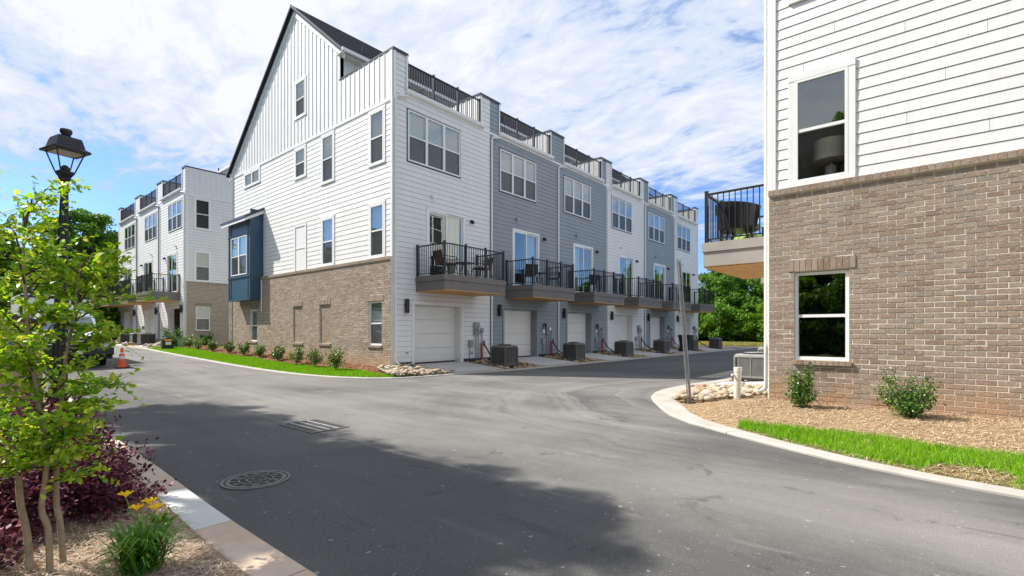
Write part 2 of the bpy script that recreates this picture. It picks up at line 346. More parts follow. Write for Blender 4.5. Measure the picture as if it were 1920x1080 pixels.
def npmesh(name,verts,k,mat,parent=None,smooth=False,link=True):
    """verts (n*k,3): n separate k-gons"""
    verts=np.asarray(verts,dtype=np.float32); n=len(verts)//k
    me=bpy.data.meshes.new(name); me.vertices.add(n*k); me.vertices.foreach_set('co',verts.ravel())
    me.loops.add(n*k); me.loops.foreach_set('vertex_index',np.arange(n*k,dtype=np.int32))
    me.polygons.add(n); me.polygons.foreach_set('loop_start',np.arange(0,n*k,k,dtype=np.int32)); me.polygons.foreach_set('loop_total',np.full(n,k,dtype=np.int32))
    me.update(calc_edges=True); me.materials.append(mat)
    if not link: return me
    ob=bpy.data.objects.new(name,me); COL.objects.link(ob); ob.parent=parent; return ob
def rand_unit(n,r=rng):
    v=r.normal(size=(n,3)); return v/np.linalg.norm(v,axis=1,keepdims=True)
def leaves(P,size,up=.4,aspect=.5,r=rng,outward=None,k=4):
    """leaf shaped quads at points P"""
    n=len(P); nrm=rand_unit(n,r)+np.array([0,0,up])
    if outward is not None: nrm=nrm+outward*.6
    nrm/=np.linalg.norm(nrm,axis=1,keepdims=True)
    a=np.cross(nrm,rand_unit(n,r)); a/=np.linalg.norm(a,axis=1,keepdims=True)+1e-9; b=np.cross(nrm,a)
    s=(size*(.65+.7*r.random(n)))[:,None]
    if k==4:
        q=np.stack([P-a*s*.5,P+b*s*aspect*.5,P+a*s*.5,P-b*s*aspect*.5],1)
    else:
        f=nrm*s*.08
        q=np.stack([P-a*s*.5,P-a*s*.18+b*s*aspect*.48+f,P+a*s*.2+b*s*aspect*.42+f,P+a*s*.55,P+a*s*.2-b*s*aspect*.42+f,P-a*s*.18-b*s*aspect*.48+f],1)
    return q.reshape(-1,3)
def ss(x,a,b):
    t=min(1,max(0,(x-a)/(b-a))); return t*t*(3-2*t)
def zr(y): return .4*ss(y,14,35)

# ------------------------------------------------------------------ the ground
def sheet(name,x0,x1,y0,y1,nx,ny,zf,mat,kind='structure',jit=0):
    xs=np.linspace(x0,x1,nx+1); ys=np.linspace(y0,y1,ny+1); v=[]; f=[]
    for y in ys:
        for x in xs: v.append((x,y,zf(x,y)))
    for j in range(ny):
        for i in range(nx):
            a=j*(nx+1)+i; f.append((a,a+1,a+nx+2,a+nx+1))
    m=MB(); m.v=v; m.f=f; return tag(m.build(name,mat),kind=kind)
def ground():
    xs=[-900,-300,-100,-40,0,20,60,120,300,900]; ys=[-900,-300,-100,-40,-14,0,8]+list(range(14,37))+[45,60,90,110,200,400,900]; m=MB()
    for y in ys:
        for x in xs: m.v.append((x,y,zr(y)-.03))
    n=len(xs)
    for j in range(len(ys)-1):
        for i in range(n-1): a=j*n+i; m.f.append((a,a+1,a+n+1,a+n))
    tag(m.build('ground',farground),kind='structure')
ground()
sheet('road',-2.5,75,-14,110,8,62,lambda x,y:zr(y),asphalt)
def resample(pts,n):
    pts=[Vector((p[0],p[1],0)) for p in pts]
    # catmull-rom then even spacing
    out=[]
    for i in range(len(pts)-1):
        p0=pts[max(i-1,0)];p1=pts[i];p2=pts[i+1];p3=pts[min(i+2,len(pts)-1)]
        for k in range(12):
            t=k/12; out.append(.5*((2*p1)+(p2-p0)*t+(2*p0-5*p1+4*p2-p3)*t*t+(3*p1-p0-3*p2+p3)*t**3))
    out.append(pts[-1]); L=[0]
    for a,b in zip(out,out[1:]): L.append(L[-1]+(b-a).length)
    res=[];j=0
    for i in range(n):
        d=L[-1]*i/(n-1)
        while j<len(L)-2 and L[j+1]<d: j+=1
        t=(d-L[j])/max(1e-6,L[j+1]-L[j]); res.append(out[j].lerp(out[j+1],t))
    return [(p.x,p.y) for p in res]
def loft(name,A,B,zA,zB,mat,nw=6,kind='structure',bulge=0,rough=0,parent=None):
    m=MB(); n=len(A)
    for i in range(n):
        for j in range(nw+1):
            t=j/nw; x=A[i][0]*(1-t)+B[i][0]*t; y=A[i][1]*(1-t)+B[i][1]*t
            z=zA*(1-t)+zB*t+bulge*math.sin(math.pi*t)+zr(y)
            if rough and 0<j<nw: z+=random.uniform(-rough,rough)
            m.v.append((x,y,z))
    for i in range(n-1):
        for j in range(nw):
            a=i*(nw+1)+j; m.f.append((a,a+1,a+nw+2,a+nw+1))
    return tag(m.build(name,mat,parent,smooth=rough>0),kind=kind)
def band(name,A,B,ztop,mat,seglen=3.0,gap=.006,thick=.12,label=None,skip=()):
    """kerb between two edge lines, cut into segments; each a child"""
    P=len(A); root=bpy.data.objects.new(name,None); COL.objects.link(root); root.location=(A[0][0],A[0][1],zr(A[0][1])); root['kind']='structure'
    L=[0]
    for a,b in zip(A,A[1:]): L.append(L[-1]+math.dist(a,b))
    ns=max(1,int(round(L[-1]/seglen)))
    def at(line,d):
        for j in range(P-1):
            if L[j+1]>=d or j==P-2:
                t=(d-L[j])/max(1e-6,L[j+1]-L[j]); return (line[j][0]*(1-t)+line[j+1][0]*t,line[j][1]*(1-t)+line[j+1][1]*t)
    for s in range(ns):
        d0=L[-1]*s/ns+gap; d1=L[-1]*(s+1)/ns-gap; k=8; m=MB()
        for i in range(k+1):
            d=d0+(d1-d0)*i/k; a=at(A,d); b=at(B,d); za=zr(a[1]); zb=zr(b[1]); w=Vector((b[0]-a[0],b[1]-a[1])); 
            ai=(a[0]+w.x*.06,a[1]+w.y*.06)
            m.v+=[(a[0],a[1],za-.05),(a[0],a[1],za+ztop*.55),(ai[0],ai[1],za+ztop),(b[0],b[1],zb+ztop),(b[0],b[1],zb-.05)]
        for i in range(k):
            for j in range(4): q=i*5+j; m.f.append((q,q+1,q+6,q+5))
        m.f.append((0,1,2,3,4)); m.f.append(tuple(k*5+j for j in range(5))[::-1])
        mt=mat(s) if callable(mat) else mat
        m.build('kerb_segment',mt,root)
    return root
# right-hand kerb round the alley mouth
KRo=resample([(46,5.2),(30,4.6),(18.5,4.45),(16.3,4.45),(14.1,4.55),(12.8,4.78),(11.1,4.82),(9.9,4.5),(9.05,4.02),(7.75,3.1),(6.88,1.81),(6.25,.6),(6.07,-.04),(5.93,-.7),(5.7,-4),(5.6,-13)],90)
KRi=resample([(46,4.9),(30,4.3),(18.5,4.15),(16.3,4.12),(14.1,4.2),(12.75,4.33),(11.05,4.25),(9.95,4.0),(9.2,3.58),(8.0,2.85),(7.1,1.68),(6.46,.55),(6.26,-.04),(6.12,-.7),(5.9,-4),(5.8,-13)],90)
band('kerb',KRo,KRi,.035,concrete,3.0)
# left-hand kerb
KLo=resample([(1.42,-4),(1.43,2.7),(1.45,4.4),(1.51,6),(1.55,7.6),(1.62,9.4),(1.8,12),(1.9,14)],40)
KLi=resample([(1.15,-4),(1.16,2.7),(1.2,4.4),(1.26,6),(1.3,7.6),(1.37,9.4),(1.55,12),(1.62,14)],40)
band('kerb',KLo,KLi,.035,lambda s:[kerb_pink,kerb_pink,kerb_pink,kerb_pink,kerb_pink,kerb_pink,kerb_pink,kerb_pale][s] if s<8 else kerb_pink,1.12,.006)
# kerb in front of the long row and along its brick side
KMo=resample([(60,10.9),(40,10.9),(24,11.1),(14.4,11.2),(11.07,11.62),(9.4,11.75),(8.6,12.1),(7.95,13.2),(7.6,15),(7.45,17.5),(7.4,24),(7.45,30),(7.9,38),(8.2,60)],110)
KMi=resample([(60,11.1),(40,11.1),(24,11.3),(14.4,11.42),(11.1,11.83),(9.5,11.96),(8.76,12.27),(8.15,13.3),(7.81,15.05),(7.66,17.5),(7.61,24),(7.66,30),(8.1,38),(8.4,60)],110)
band('kerb',KMo,KMi,.03,concrete,3.0)

# ------------------------------------------------------------------ townhouses
class Fr:
    """local frame of a row: x along the garage front, y into the house; z0 floor lift"""
    def __init__(s,o,xd,yd,dz=0,sx=1.0):
        s.o=o;s.xd=xd;s.yd=yd;s.dz=dz;s.sx=sx;s.flip=(xd[0]*yd[1]-xd[1]*yd[0])<0
    def p(s,x,y,z): return (s.o[0]+s.xd[0]*x+s.yd[0]*y,s.o[1]+s.xd[1]*x+s.yd[1]*y,z+s.dz)
    def front(s,x0): return lambda u,v,z: s.p(x0+u,-v,z)
    def side(s,x0=0,sgn=1): return lambda u,v,z: s.p(x0-v*sgn,u,z)
def cells(u0,u1,z0,z1,holes):
    us=sorted({u0,u1}|{min(max(h[0],u0),u1) for h in holes}|{min(max(h[1],u0),u1) for h in holes}); out=[]
    for a,b in zip(us,us[1:]):
        if b-a<1e-4: continue
        c=(a+b)/2; hs=sorted([(h[2],h[3]) for h in holes if h[0]<c<h[1] and h[3]>z0 and h[2]<z1]); z=z0; fr=[]
        for p,q in hs:
            if p-z>1e-3: fr.append((z,p))
            z=max(z,q)
        if z1-z>1e-3: fr.append((z,z1))
        out.append((a,b,fr))
    # merge neighbours with equal free intervals
    res=[]
    for a,b,fr in out:
        if res and res[-1][2]==fr and abs(res[-1][1]-a)<1e-6: res[-1]=(res[-1][0],b,fr)
        else: res.append((a,b,fr))
    return [(a,b,p,q) for a,b,fr in res for p,q in fr]
def wall(mb,mp,u0,u1,z0,z1,holes,v0=-.2,v1=0):
    for a,b,p,q in cells(u0,u1,z0,z1,holes): mb.box(a,b,v0,v1,p,q,mp)
EXPO=.178
def siding(parent,mp,fl,u0,u1,z0,z1,holes,mat,individual=True,expo=EXPO):
    join=MB(); z=z0
    while z<z1-.01:
        zt=min(z+expo,z1)
        cs=[]
        for a,b,p,q in cells(u0,u1,z,zt,holes):
            off=(int(round((z-z0)/expo))*1.37)%3.66; jn=[u0+off+3.66*k_ for k_ in range(-1,6)]; jn=[j_ for j_ in jn if a+.3<j_<b-.3] if u1-u0>6 else []
            ed=[a]+jn+[b]; cs+=[(x_,y_,p,q) for x_,y_ in zip(ed,ed[1:])]
        for a,b,p,q in cs:
            if b-a<.02 or q-p<.012: continue
            fr0=(p-z)/expo; fr1=(q-z)/expo; t0=.017-.010*fr0; t1=.017-.010*fr1
            m=MB() if individual else join
            pp=p+(.0075 if fr0<.02 else .0)
            m.prism([(0.001,pp),(t0,pp),(t1,q),(.001,q)],(a+.002,b-.002),lambda e,v,zz:mp(e,v,zz))
            if individual: m.build('siding_board',mat,parent,flip=fl)
        z=zt
    if not individual: tag(join.build('siding_boards',mat,parent,flip=fl),kind='stuff')
def battens(parent,mp,fl,u0,u1,z0,ztop,mat,holes=(),step=.3,individual=True,v0=.012):
    n=int((u1-u0)/step); join=MB()
    for i in range(n+1):
        u=u0+.03+i*(u1-u0-.06)/max(1,n)
        for a,b,p,q in cells(u-.022,u+.022,z0,ztop(u),holes):
            if b-a<.03: continue
            m=MB() if individual else join; m.box(a,b,v0,v0+.02,p,q,mp)
            if individual: m.build('batten',mat,parent,flip=fl)
    if not individual: join.build('battens',mat,parent,flip=fl)
BRK=[]
def make_brickmesh(L,D,H):
    me=bpy.data.meshes.new('brick'); c=.004; v=[];
    for sx in (-1,1):
        for sz in (-1,1):
            pass
    x=L/2;z=H/2;y=D
    v=[(-x,0,-z),(x,0,-z),(x,0,z),(-x,0,z),(-x+c,y,-z+c),(x-c,y,-z+c),(x-c,y,z-c),(-x+c,y,z-c),(-x,y-c,-z),(x,y-c,-z),(x,y-c,z),(-x,y-c,z)]
    f=[(4,5,6,7),(8,9,5,4),(9,10,6,5),(10,11,7,6),(11,8,4,7),(0,1,9,8),(1,2,10,9),(2,3,11,10),(3,0,8,11)]
    me.from_pydata(v,[],f); me.materials.append(brick); me.update(); return me
def brickwall(parent,mp,rotz,fl,u0,u1,z0,z1,holes,maxind=0,near=None,course=.0805,length=.224,proud=.006,joint=.0125,vbase=0.0):
    """individual bricks as objects for the ones nearest the camera, the rest joined"""
    items=[]; k=0; z=z0
    while z<z1-.02:
        zt=min(z+course,z1); off=(0 if k%2==0 else length/2); u=u0-off
        while u<u1:
            a=max(u,u0)+joint/2; b=min(u+length,u1)-joint/2
            if b-a>.03:
                for (p,q,r,s) in cells(a,b,z+joint/2,zt-joint/2,holes):
                    if q-p>.015 and s-r>.015: items.append((p,q,r,s))
            u+=length
        z=zt; k+=1
    r=random.Random(3)
    if maxind:
        cx,cy=near; items.sort(key=lambda t:math.dist(mp((t[0]+t[1])/2,0,(t[2]+t[3])/2)[:2],(cx,cy))+abs((t[2]+t[3])/2-1.4)*.6)
    join=MB(); cache={}
    o=wpos(parent)
    for i,(p,q,s,t) in enumerate(items):
        j=r.uniform(-.003,.004); L=round(q-p,3); H=round(t-s,3)
        if i<maxind:
            key=(L,H)
            if key not in cache: cache[key]=make_brickmesh(L-.001,proud,H-.001)
            ob=bpy.data.objects.new('brick',cache[key]); COL.objects.link(ob); ob.parent=parent
            w=Vector(mp((p+q)/2,vbase+j,(s+t)/2)); ob.location=w-o; ob.rotation_euler=(r.uniform(-.012,.012),r.uniform(-.006,.006),rotz+r.uniform(-.012,.012))
        else:
            dj=r.uniform(-.0015,.0015); join.box(p+.002,q-.002,vbase+j,vbase+j+proud,s+dj+.002,t+dj-.002,mp)
    if join.v: tag(join.build('bricks',brick,parent,flip=fl),kind='stuff')
def window(parent,mp,fl,u0,u1,z0,z1,v=.02,kind='hung',blind=True,depth=.07,mull=1,trimw=0,trimmat=None,room_d=0,scr=True,frame=.045,glassmat=None,blind_top=None,proudsill=False,roommat=None,lowglass=None):
    """u0..u1,z0..z1 : outside of the sash frame, v: outer face"""
    if trimw:
        m=MB(); t=trimw; zb=z0 if trimw<0 else z0
        m.box(u0-t,u1+t,0,.042,z1,z1+t,mp); m.box(u0-t,u0,0,.036,z0,z1,mp); m.box(u1,u1+t,0,.036,z0,z1,mp)
        if proudsill: m.box(u0-t,u1+t,0,.05,z0-t*.7,z0,mp)
        m.build('window_trim',trimmat or trim,parent,flip=fl)
    g=frame; fm=MB(); n=mull; w=(u1-u0)/n; vi=v-depth
    zm=(z0+z1)/2
    for i in range(n):
        a=u0+w*i; b=a+w
        fm.box(a+.001,b-.001,vi,v,z0,z0+g,mp); fm.box(a+.001,b-.001,vi,v,z1-g,z1,mp); fm.box(a+.001,a+g,vi,v,z0+g,z1-g,mp); fm.box(b-g,b-.001,vi,v,z0+g,z1-g,mp)
        if kind=='hung': fm.box(a+g,b-g,vi,v-.012,zm-.025,zm+.025,mp)
    F=fm.build('window',vinyl,parent,flip=fl)
    for i in range(n):
        a=u0+w*i+g; b=u0+w*(i+1)-g
        gm=glassmat or glass
        if kind=='hung':
            m=MB(); m.quad(mp(a,v-.03,zm+.025),mp(b,v-.03,zm+.025),mp(b,v-.03,z1-g),mp(a,v-.03,z1-g)); m.build('pane',gm,F,flip=fl)
            m=MB(); m.quad(mp(a,v-.05,z0+g),mp(b,v-.05,z0+g),mp(b,v-.05,zm-.025),mp(a,v-.05,zm-.025)); m.build('pane',lowglass or gm,F,flip=fl)
            if scr:
                m=MB(); m.quad(mp(a,v-.022,z0+g),mp(b,v-.022,z0+g),mp(b,v-.022,zm-.025),mp(a,v-.022,zm-.025)); m.build('screen',screen,F,flip=fl)
        else:
            m=MB(); m.quad(mp(a,v-.04,z0+g),mp(b,v-.04,z0+g),mp(b,v-.04,z1-g),mp(a,v-.04,z1-g)); m.build('pane',gm,F,flip=fl)
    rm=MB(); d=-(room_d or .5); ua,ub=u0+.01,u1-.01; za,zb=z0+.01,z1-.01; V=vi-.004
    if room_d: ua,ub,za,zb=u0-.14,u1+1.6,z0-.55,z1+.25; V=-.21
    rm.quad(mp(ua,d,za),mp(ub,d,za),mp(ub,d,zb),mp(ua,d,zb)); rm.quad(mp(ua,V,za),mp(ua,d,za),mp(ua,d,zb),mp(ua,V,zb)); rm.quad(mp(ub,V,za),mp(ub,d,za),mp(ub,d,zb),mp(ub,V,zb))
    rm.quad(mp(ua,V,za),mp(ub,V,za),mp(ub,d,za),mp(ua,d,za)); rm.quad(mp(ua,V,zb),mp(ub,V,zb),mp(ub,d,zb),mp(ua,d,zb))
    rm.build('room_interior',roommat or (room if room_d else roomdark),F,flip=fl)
    if blind:
        m=MB(); z=z1-g-.01; zend=z0+g if blind_top is None else z1-(z1-z0)*blind_top
        while z>zend:
            for i in range(n):
                a=u0+w*i+g+.005; b=u0+w*(i+1)-g-.005
                m.quad(mp(a,vi-.03,z),mp(b,vi-.03,z),mp(b,vi-.004,z-.047),mp(a,vi-.004,z-.047))
            z-=.045
        m.build('blind',blindm,F,flip=fl)
    return F
def rail(parent,pts,z0,h,mat,posts=(),step=.11,fl=False,name='railing'):
    """black metal railing along polyline pts (world xy); children: post, baluster, top_rail, bottom_rail"""
    tr=MB(); br=MB(); o=wpos(parent)
    bm=bpy.data.meshes.new('baluster'); q=MB(); q.box(-.009,.009,-.009,.009,0,h-.1); bm.from_pydata(q.v,[],q.f); bm.materials.append(mat)
    pm=bpy.data.meshes.new('post'); q=MB(); q.box(-.032,.032,-.032,.032,0,h+.04); q.box(-.038,.038,-.038,.038,h+.041,h+.055); pm.from_pydata(q.v,[],q.f); pm.materials.append(mat)
    R0=tr
    for (a,b),np_ in zip(zip(pts,pts[1:]),posts):
        a=Vector(a);b=Vector(b);d=(b-a);L=d.length;d/=L;nn=Vector((-d.y,d.x))
        def mp(e,s,z): p=a+d*e+nn*s; return (p.x,p.y,z)
        tr.box(0,L,-.028,.028,z0+h-.035,z0+h,mp); br.box(0,L,-.016,.016,z0+.06,z0+.085,mp)
    T=tr.build('top_rail',mat,parent,flip=fl); B=br.build('bottom_rail',mat,parent,flip=fl)
    done=set()
    def put(me,name,p):
        k=(name,round(p.x,2),round(p.y,2))
        if k in done: return
        done.add(k); ob=bpy.data.objects.new(name,me); COL.objects.link(ob); ob.parent=parent; ob.location=(p.x-o.x,p.y-o.y,z0+(.075 if name=='baluster' else 0)-o.z)
    for (a,b),np_ in zip(zip(pts,pts[1:]),posts):
        a=Vector(a);b=Vector(b);L=(b-a).length
        for i in range(np_+1): put(pm,'post',a.lerp(b,i/np_))
        n=int(L/step)
        for i in range(1,n):
            p=a.lerp(b,i/n)
            if min((p-a.lerp(b,j/np_)).length for j in range(np_+1))>.05: put(bm,'baluster',p)
ROOFZ=lambda y: min(12.1+(y-3.18)*.824, 15.09-(y-6.81)*.824)
def thing_frame(fr,x0,w,name,label,group=None):
    return empty(name,fr.p(x0,0,.25),label,'house',group)
def unit(fr,x0,w,colr,label,detail=2,first=False,last=False,garage='closed',side=None,balcony=True,blinds=True,dsmat=None,balmat=None,slider_room=True,group=None):
    t=thing_frame(fr,x0,w,'townhouse',label,group); fl=fr.flip; k=w/4.74
    ind=detail>=2; F=fr.front(x0)
    gx0,gx1=.87*k,3.12*k; wx0,wx1=.60*k,3.06*k; sx0,sx1=1.5*k,3.22*k
    tr=.09
    H=[(gx0,gx1,.25,2.36),(sx0,sx1,3.3,5.74),(wx0,wx1,7.25,9.0)]
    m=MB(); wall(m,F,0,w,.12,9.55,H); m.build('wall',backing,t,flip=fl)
    for pa,pb in ((0,.57*k),(w-.56*k,w)): m=MB(); m.box(pa,pb,-.2,-.001,9.56,10.81,F); m.build('roof_pillar',colr,t,flip=fl)
    Hs=[(gx0-.1,gx1+.1,.0,2.46),(sx0-tr,sx1+tr,3.2,5.83),(wx0-.05,wx1+.05,7.20,9.05)]
    e0=.10 if first else .0; e1=w-(.10 if last else .0)
    siding(t,F,fl,e0,e1,.34,9.42,Hs,colr,ind)
    siding(t,F,fl,e0,.56*k,9.50,10.79,[],colr,ind); siding(t,F,fl,w-.55*k,e1,9.50,10.79,[],colr,ind)
    # corner boards and frieze
    m=MB()
    if first: m.box(0,.10,0,.034,.15,10.8,F)
    if last: m.box(w-.10,w,0,.034,.15,10.8,F)
    m.box(.585*k-.07,.585*k,.035,.05,9.5,10.8,F); m.box(w-.57*k,w-.5*k,.035,.05,9.5,10.8,F)
    m.box(e0,e1,0,.03,9.42,9.5,F)
    m.build('trim_board',trim,t,flip=fl)
    # foundation strip
    m=MB(); m.box(0,gx0-.1,0,.012,.1,.335,F); m.box(gx1+.1,w,0,.012,.1,.335,F); m.build('foundation',concrete if detail<2 else capmetal,t,flip=fl)
    # garage
    m=MB(); m.box(gx0-.1,gx0,0,.04,.22,2.46,F); m.box(gx1,gx1+.1,0,.04,.22,2.46,F); m.box(gx0,gx1,0,.04,2.36,2.46,F)
    g=m.build('garage_trim',trim if colr in (white_siding,pale_siding) else colr,t,flip=fl)
    m=MB(); m.box(gx0-.001,gx0+.03,-.32,-.002,.25,2.36,F); m.box(gx1-.03,gx1+.001,-.32,-.002,.25,2.36,F); m.box(gx0,gx1,-.32,-.002,2.33,2.36,F); m.build('garage_jamb',trim if colr is white_siding else colr,t,flip=fl)
    if garage=='closed':
        sec=MB(); sec.box(gx0+.03,gx1-.03,-.34,-.30,.26,.28,F); D=sec.build('garage_door',darkrubber,t,flip=fl)
        for i in range(4):
            a=.28+i*.5125; b=a+.506; m=MB()
            m.box(gx0+.03,gx1-.03,-.36,-.30,a,b,F); m.box(gx0+.05,gx1-.05,-.30,-.284,a+.02,a+.232,F); m.box(gx0+.05,gx1-.05,-.30,-.284,a+.268,b-.02,F)
            m.build('door_section',doorpaint,D,flip=fl)
    else:
        m=MB(); m.box(gx0+.03,gx1-.03,-5.,-4.9,.26,2.33,F); m.box(gx0-.3,gx0,-5,-.33,.26,2.4,F); m.box(gx1,gx1+.3,-5,-.33,.26,2.4,F); m.box(gx0,gx1,-5,-.33,2.34,2.4,F); m.box(gx0,gx1,-5,-.33,.2,.25,F); m.build('garage_interior',garage_in,t,flip=fl)
    # top-floor triple window
    f=window(t,F,fl,wx0,wx1,7.25,9.0,v=.045,mull=3,depth=.09,blind=blinds,frame=.05)
    # sliding door
    if detail>=1:
        m=MB(); m.box(sx0-tr,sx1+tr,0,.04,5.74,5.83,F); m.box(sx0-tr,sx0,0,.036,3.3,5.74,F); m.box(sx1,sx1+tr,0,.036,3.3,5.74,F); m.build('door_trim',trim,t,flip=fl)
        m=MB(); mid=(sx0+sx1)/2
        for a,b,v in ((sx0,mid+.03,.03),(mid-.03,sx1,-.01)):
            m.box(a,a+.06,v-.05,v,3.32,5.74,F); m.box(b-.06,b,v-.05,v,3.32,5.74,F); m.box(a+.06,b-.06,v-.05,v,3.32,3.42,F); m.box(a+.06,b-.06,v-.05,v,5.67,5.74,F)
        D=m.build('sliding_door',vinyl,t,flip=fl)
        for a,b,v in ((sx0+.06,mid-.03,.005),(mid+.03,sx1-.06,-.035)):
            m=MB(); m.quad(F(a,v,3.42),F(b,v,3.42),F(b,v,5.67),F(a,v,5.67)); m.build('pane',glass,D,flip=fl)
        m=MB(); mm=lambda a,b,c,d:m.quad(a,b,c,d); d=-3.; ua,ub=(1.35 if first else .2),w-.2
        mm(F(ua,d,3.3),F(ub,d,3.3),F(ub,d,6),F(ua,d,6)); mm(F(ua,-.21,3.3),F(ua,d,3.3),F(ua,d,6),F(ua,-.21,6)); mm(F(ub,-.21,3.3),F(ub,d,3.3),F(ub,d,6),F(ub,-.21,6)); mm(F(ua,-.21,3.3),F(ub,-.21,3.3),F(ub,d,3.3),F(ua,d,3.3)); mm(F(ua,-.21,6),F(ub,-.21,6),F(ub,d,6),F(ua,d,6))
        m.build('room_interior',room,D,flip=fl)
        # curtain folds behind one leaf
        m=MB(); ca,cb=(mid+.05,sx1-.03) if int(x0)%2==0 else (sx0+.05,mid-.1); nf=22
        pr=[(ca+(cb-ca)*i/nf,-.16+.025*math.sin(i*1.9)) for i in range(nf+1)]
        for (a,va),(b,vb) in zip(pr,pr[1:]): m.quad(F(a,va,3.35),F(b,vb,3.35),F(b,vb,5.7),F(a,va,5.7))
        m.build('curtain',curtain,D,flip=fl)
    # vents and lights
    m=MB(); m.box(1.62*k,1.74*k,.028,.12,6.17,6.29,F); m.build('dryer_vent',white_siding if colr is white_siding else grey_plastic,t,flip=fl,bevel=.01)
    if detail>=1:
        m=MB(); m.box(3.6*k,3.72*k,.02,.10,5.6,5.72,F); m.box(3.62*k,3.70*k,.10,.16,5.56,5.68,F); m.build('balcony_light',blackmetal,t,flip=fl,bevel=.006)
        m=MB(); m.box(.45*k,.55*k,.02,.06,2.18,2.34,F); m.box(.44*k,.56*k,.06,.17,2.02,2.50,F); m.build('wall_sconce',blackmetal,t,flip=fl,bevel=.006)
    # gutter and downspout
    m=MB(); ga,gb=.5*k,w-.42*k
    m.prism([(.0,9.5),(.09,9.5),(.13,9.55),(.14,9.64),(.125,9.64),(.115,9.56),(.012,9.56),(.0,9.64)],(ga,gb),lambda e,v,z:F(e,v+.02,z)); m.build('gutter',trim,t,flip=fl)
    m=MB(); sx=.06
    p=[F(ga+.05,.09,9.5),F(ga+.03,.09,9.40),F(sx+.06,.07,9.30),F(sx,.07,9.18),F(sx,.07,.45),F(sx+.02,.1,.36),F(sx+.03,.2,.31)]
    m.tube(p,.042,4); m.build('downspout',dsmat or trim,t,flip=False)
    # terrace, knee wall, party walls
    b=MB(); S=fr.p
    wa=.0 if first else 0; 
    b=MB()
    b.box(0,w,.2,3.2,9.3,9.55,lambda x,y,z:S(x0+x,y,z)); b.build('terrace_floor',deckgrey,t,flip=fl)
    b=MB(); b.box(.02,w-.02,3.28,3.4,9.55,12.05,lambda x,y,z:S(x0+x,y,z)); b.build('knee_wall',colr if colr is white_siding else white_siding,t,flip=fl)
    battens(t,lambda u,v,z:S(x0+u,3.28-v,z),fl,.3,w-.3,9.55,lambda u:12.0,white_siding,step=.3,individual=False,v0=0)
    m=MB(); m.box(3.0*k,3.9*k,0,.03,9.6,11.7,lambda u,v,z:S(x0+u,3.28-v,z)); m.build('terrace_door',capmetal,t,flip=fl)
    for a,bb in ((0,.20 if first else .58*k),(w-(.20 if last else .57*k),w)):
        m=MB(); m.box(a,bb,.0,3.28,9.55,10.82,lambda x,y,z:S(x0+x,y+.001 if y==0 else y,z)); m.build('parapet_wall',white_siding,t,flip=fl)
        inner=bb if a==0 else a; sg=1 if a==0 else -1
        mj=MB()
        for i in range(11):
            y=.15+i*.3; mj.box(0,.02,y,y+.045,9.57,10.80,lambda x,y_,z,inner=inner,sg=sg:S(x0+inner+sg*x,y_,z))
        mj.build('battens',white_siding,t,flip=fl)
    m=MB()
    for a,bb in ((-.03 if first else .0,.24 if first else .60*k),(w-(.24 if last else .60*k),w+(.03 if last else 0))):
        m.box(a,bb,.0,3.3,10.82,10.89,lambda x,y,z:S(x0+x,y,z))
    m.box(-.03 if first else 0,.61*k,-.05,.0,10.80,10.892,lambda x,y,z:S(x0+x,y,z)); m.box(w-.6*k,w+(.03 if last else 0),-.05,.0,10.80,10.892,lambda x,y,z:S(x0+x,y,z))
    if first: m.box(.24,.61*k,.0,.22,10.82,10.891,lambda x,y,z:S(x0+x,y,z))
    if last: m.box(w-.6*k,w-.24,.0,.22,10.82,10.891,lambda x,y,z:S(x0+x,y,z))
    m.build('coping',capmetal,t,flip=fl)
    if first: m=MB(); m.box(.20,.58*k,.001,.18,9.55,10.82,lambda x,y,z:S(x0+x,y,z)); m.build('parapet_return',white_siding,t,flip=fl)
    a=S(x0+.60*k,.02,0);b_=S(x0+w-.58*k,.02,0)
    rr=empty2('roof_railing',t,a)
    rail(rr,[a[:2],b_[:2]],9.62+fr.dz,.98,railmetal,[3],.11)
    # roof
    def roofslab(ya,za,yb,zb,xa,xb,nm,mat,th=.12):
        m=MB(); P=lambda x,y,z:S(x0+x,y,z)
        m.hexa([P(xa,ya,za-th),P(xb,ya,za-th),P(xb,yb,zb-th),P(xa,yb,zb-th),P(xa,ya,za),P(xb,ya,za),P(xb,yb,zb),P(xa,yb,zb)]); return m.build(nm,mat,t,flip=fl)
    xa=-.18 if first else 0; xb=w+(.18 if last else 0)
    rf=roofslab(2.93,ROOFZ(2.93),6.81,15.09,xa,xb,'roof',shingle); roofslab(13.75,ROOFZ(13.75),6.81,15.09,xa,xb,'roof',shingle)
    m=MB()
    for i in range(28):   # shingle courses
        y=2.95+i*.14; z=ROOFZ(y)
        if y>6.75: break
        m.hexa([S(x0+xa,y,z),S(x0+xb,y,z),S(x0+xb,y+.15,z+.1236),S(x0+xa,y+.15,z+.1236),S(x0+xa,y,z+.012),S(x0+xb,y,z+.012),S(x0+xb,y+.15,z+.1266),S(x0+xa,y+.15,z+.1266)])
    m.build('shingle_courses',shingle,rf,flip=fl)
    m=MB(); P=lambda x,y,z:S(x0+x,y,z)
    ze=ROOFZ(2.93)-.12
    m.box(xa,xb,2.80,2.93,ze-.02,ze+.10,P); m.build('eave_gutter',trim,t,flip=fl)
    m=MB(); m.box(xa+.02,xb-.02,2.95,3.28,ze-.06,ze-.03,P); m.build('soffit',trim,t,flip=fl)
    m=MB(); m.tube([S(x0+.9,2.86,ze-.02),S(x0+.9,2.9,ze-.15),S(x0+.75,3.2,ze-.35),S(x0+.75,3.22,9.6)],.04,4); m.build('upper_downspout',trim,t)
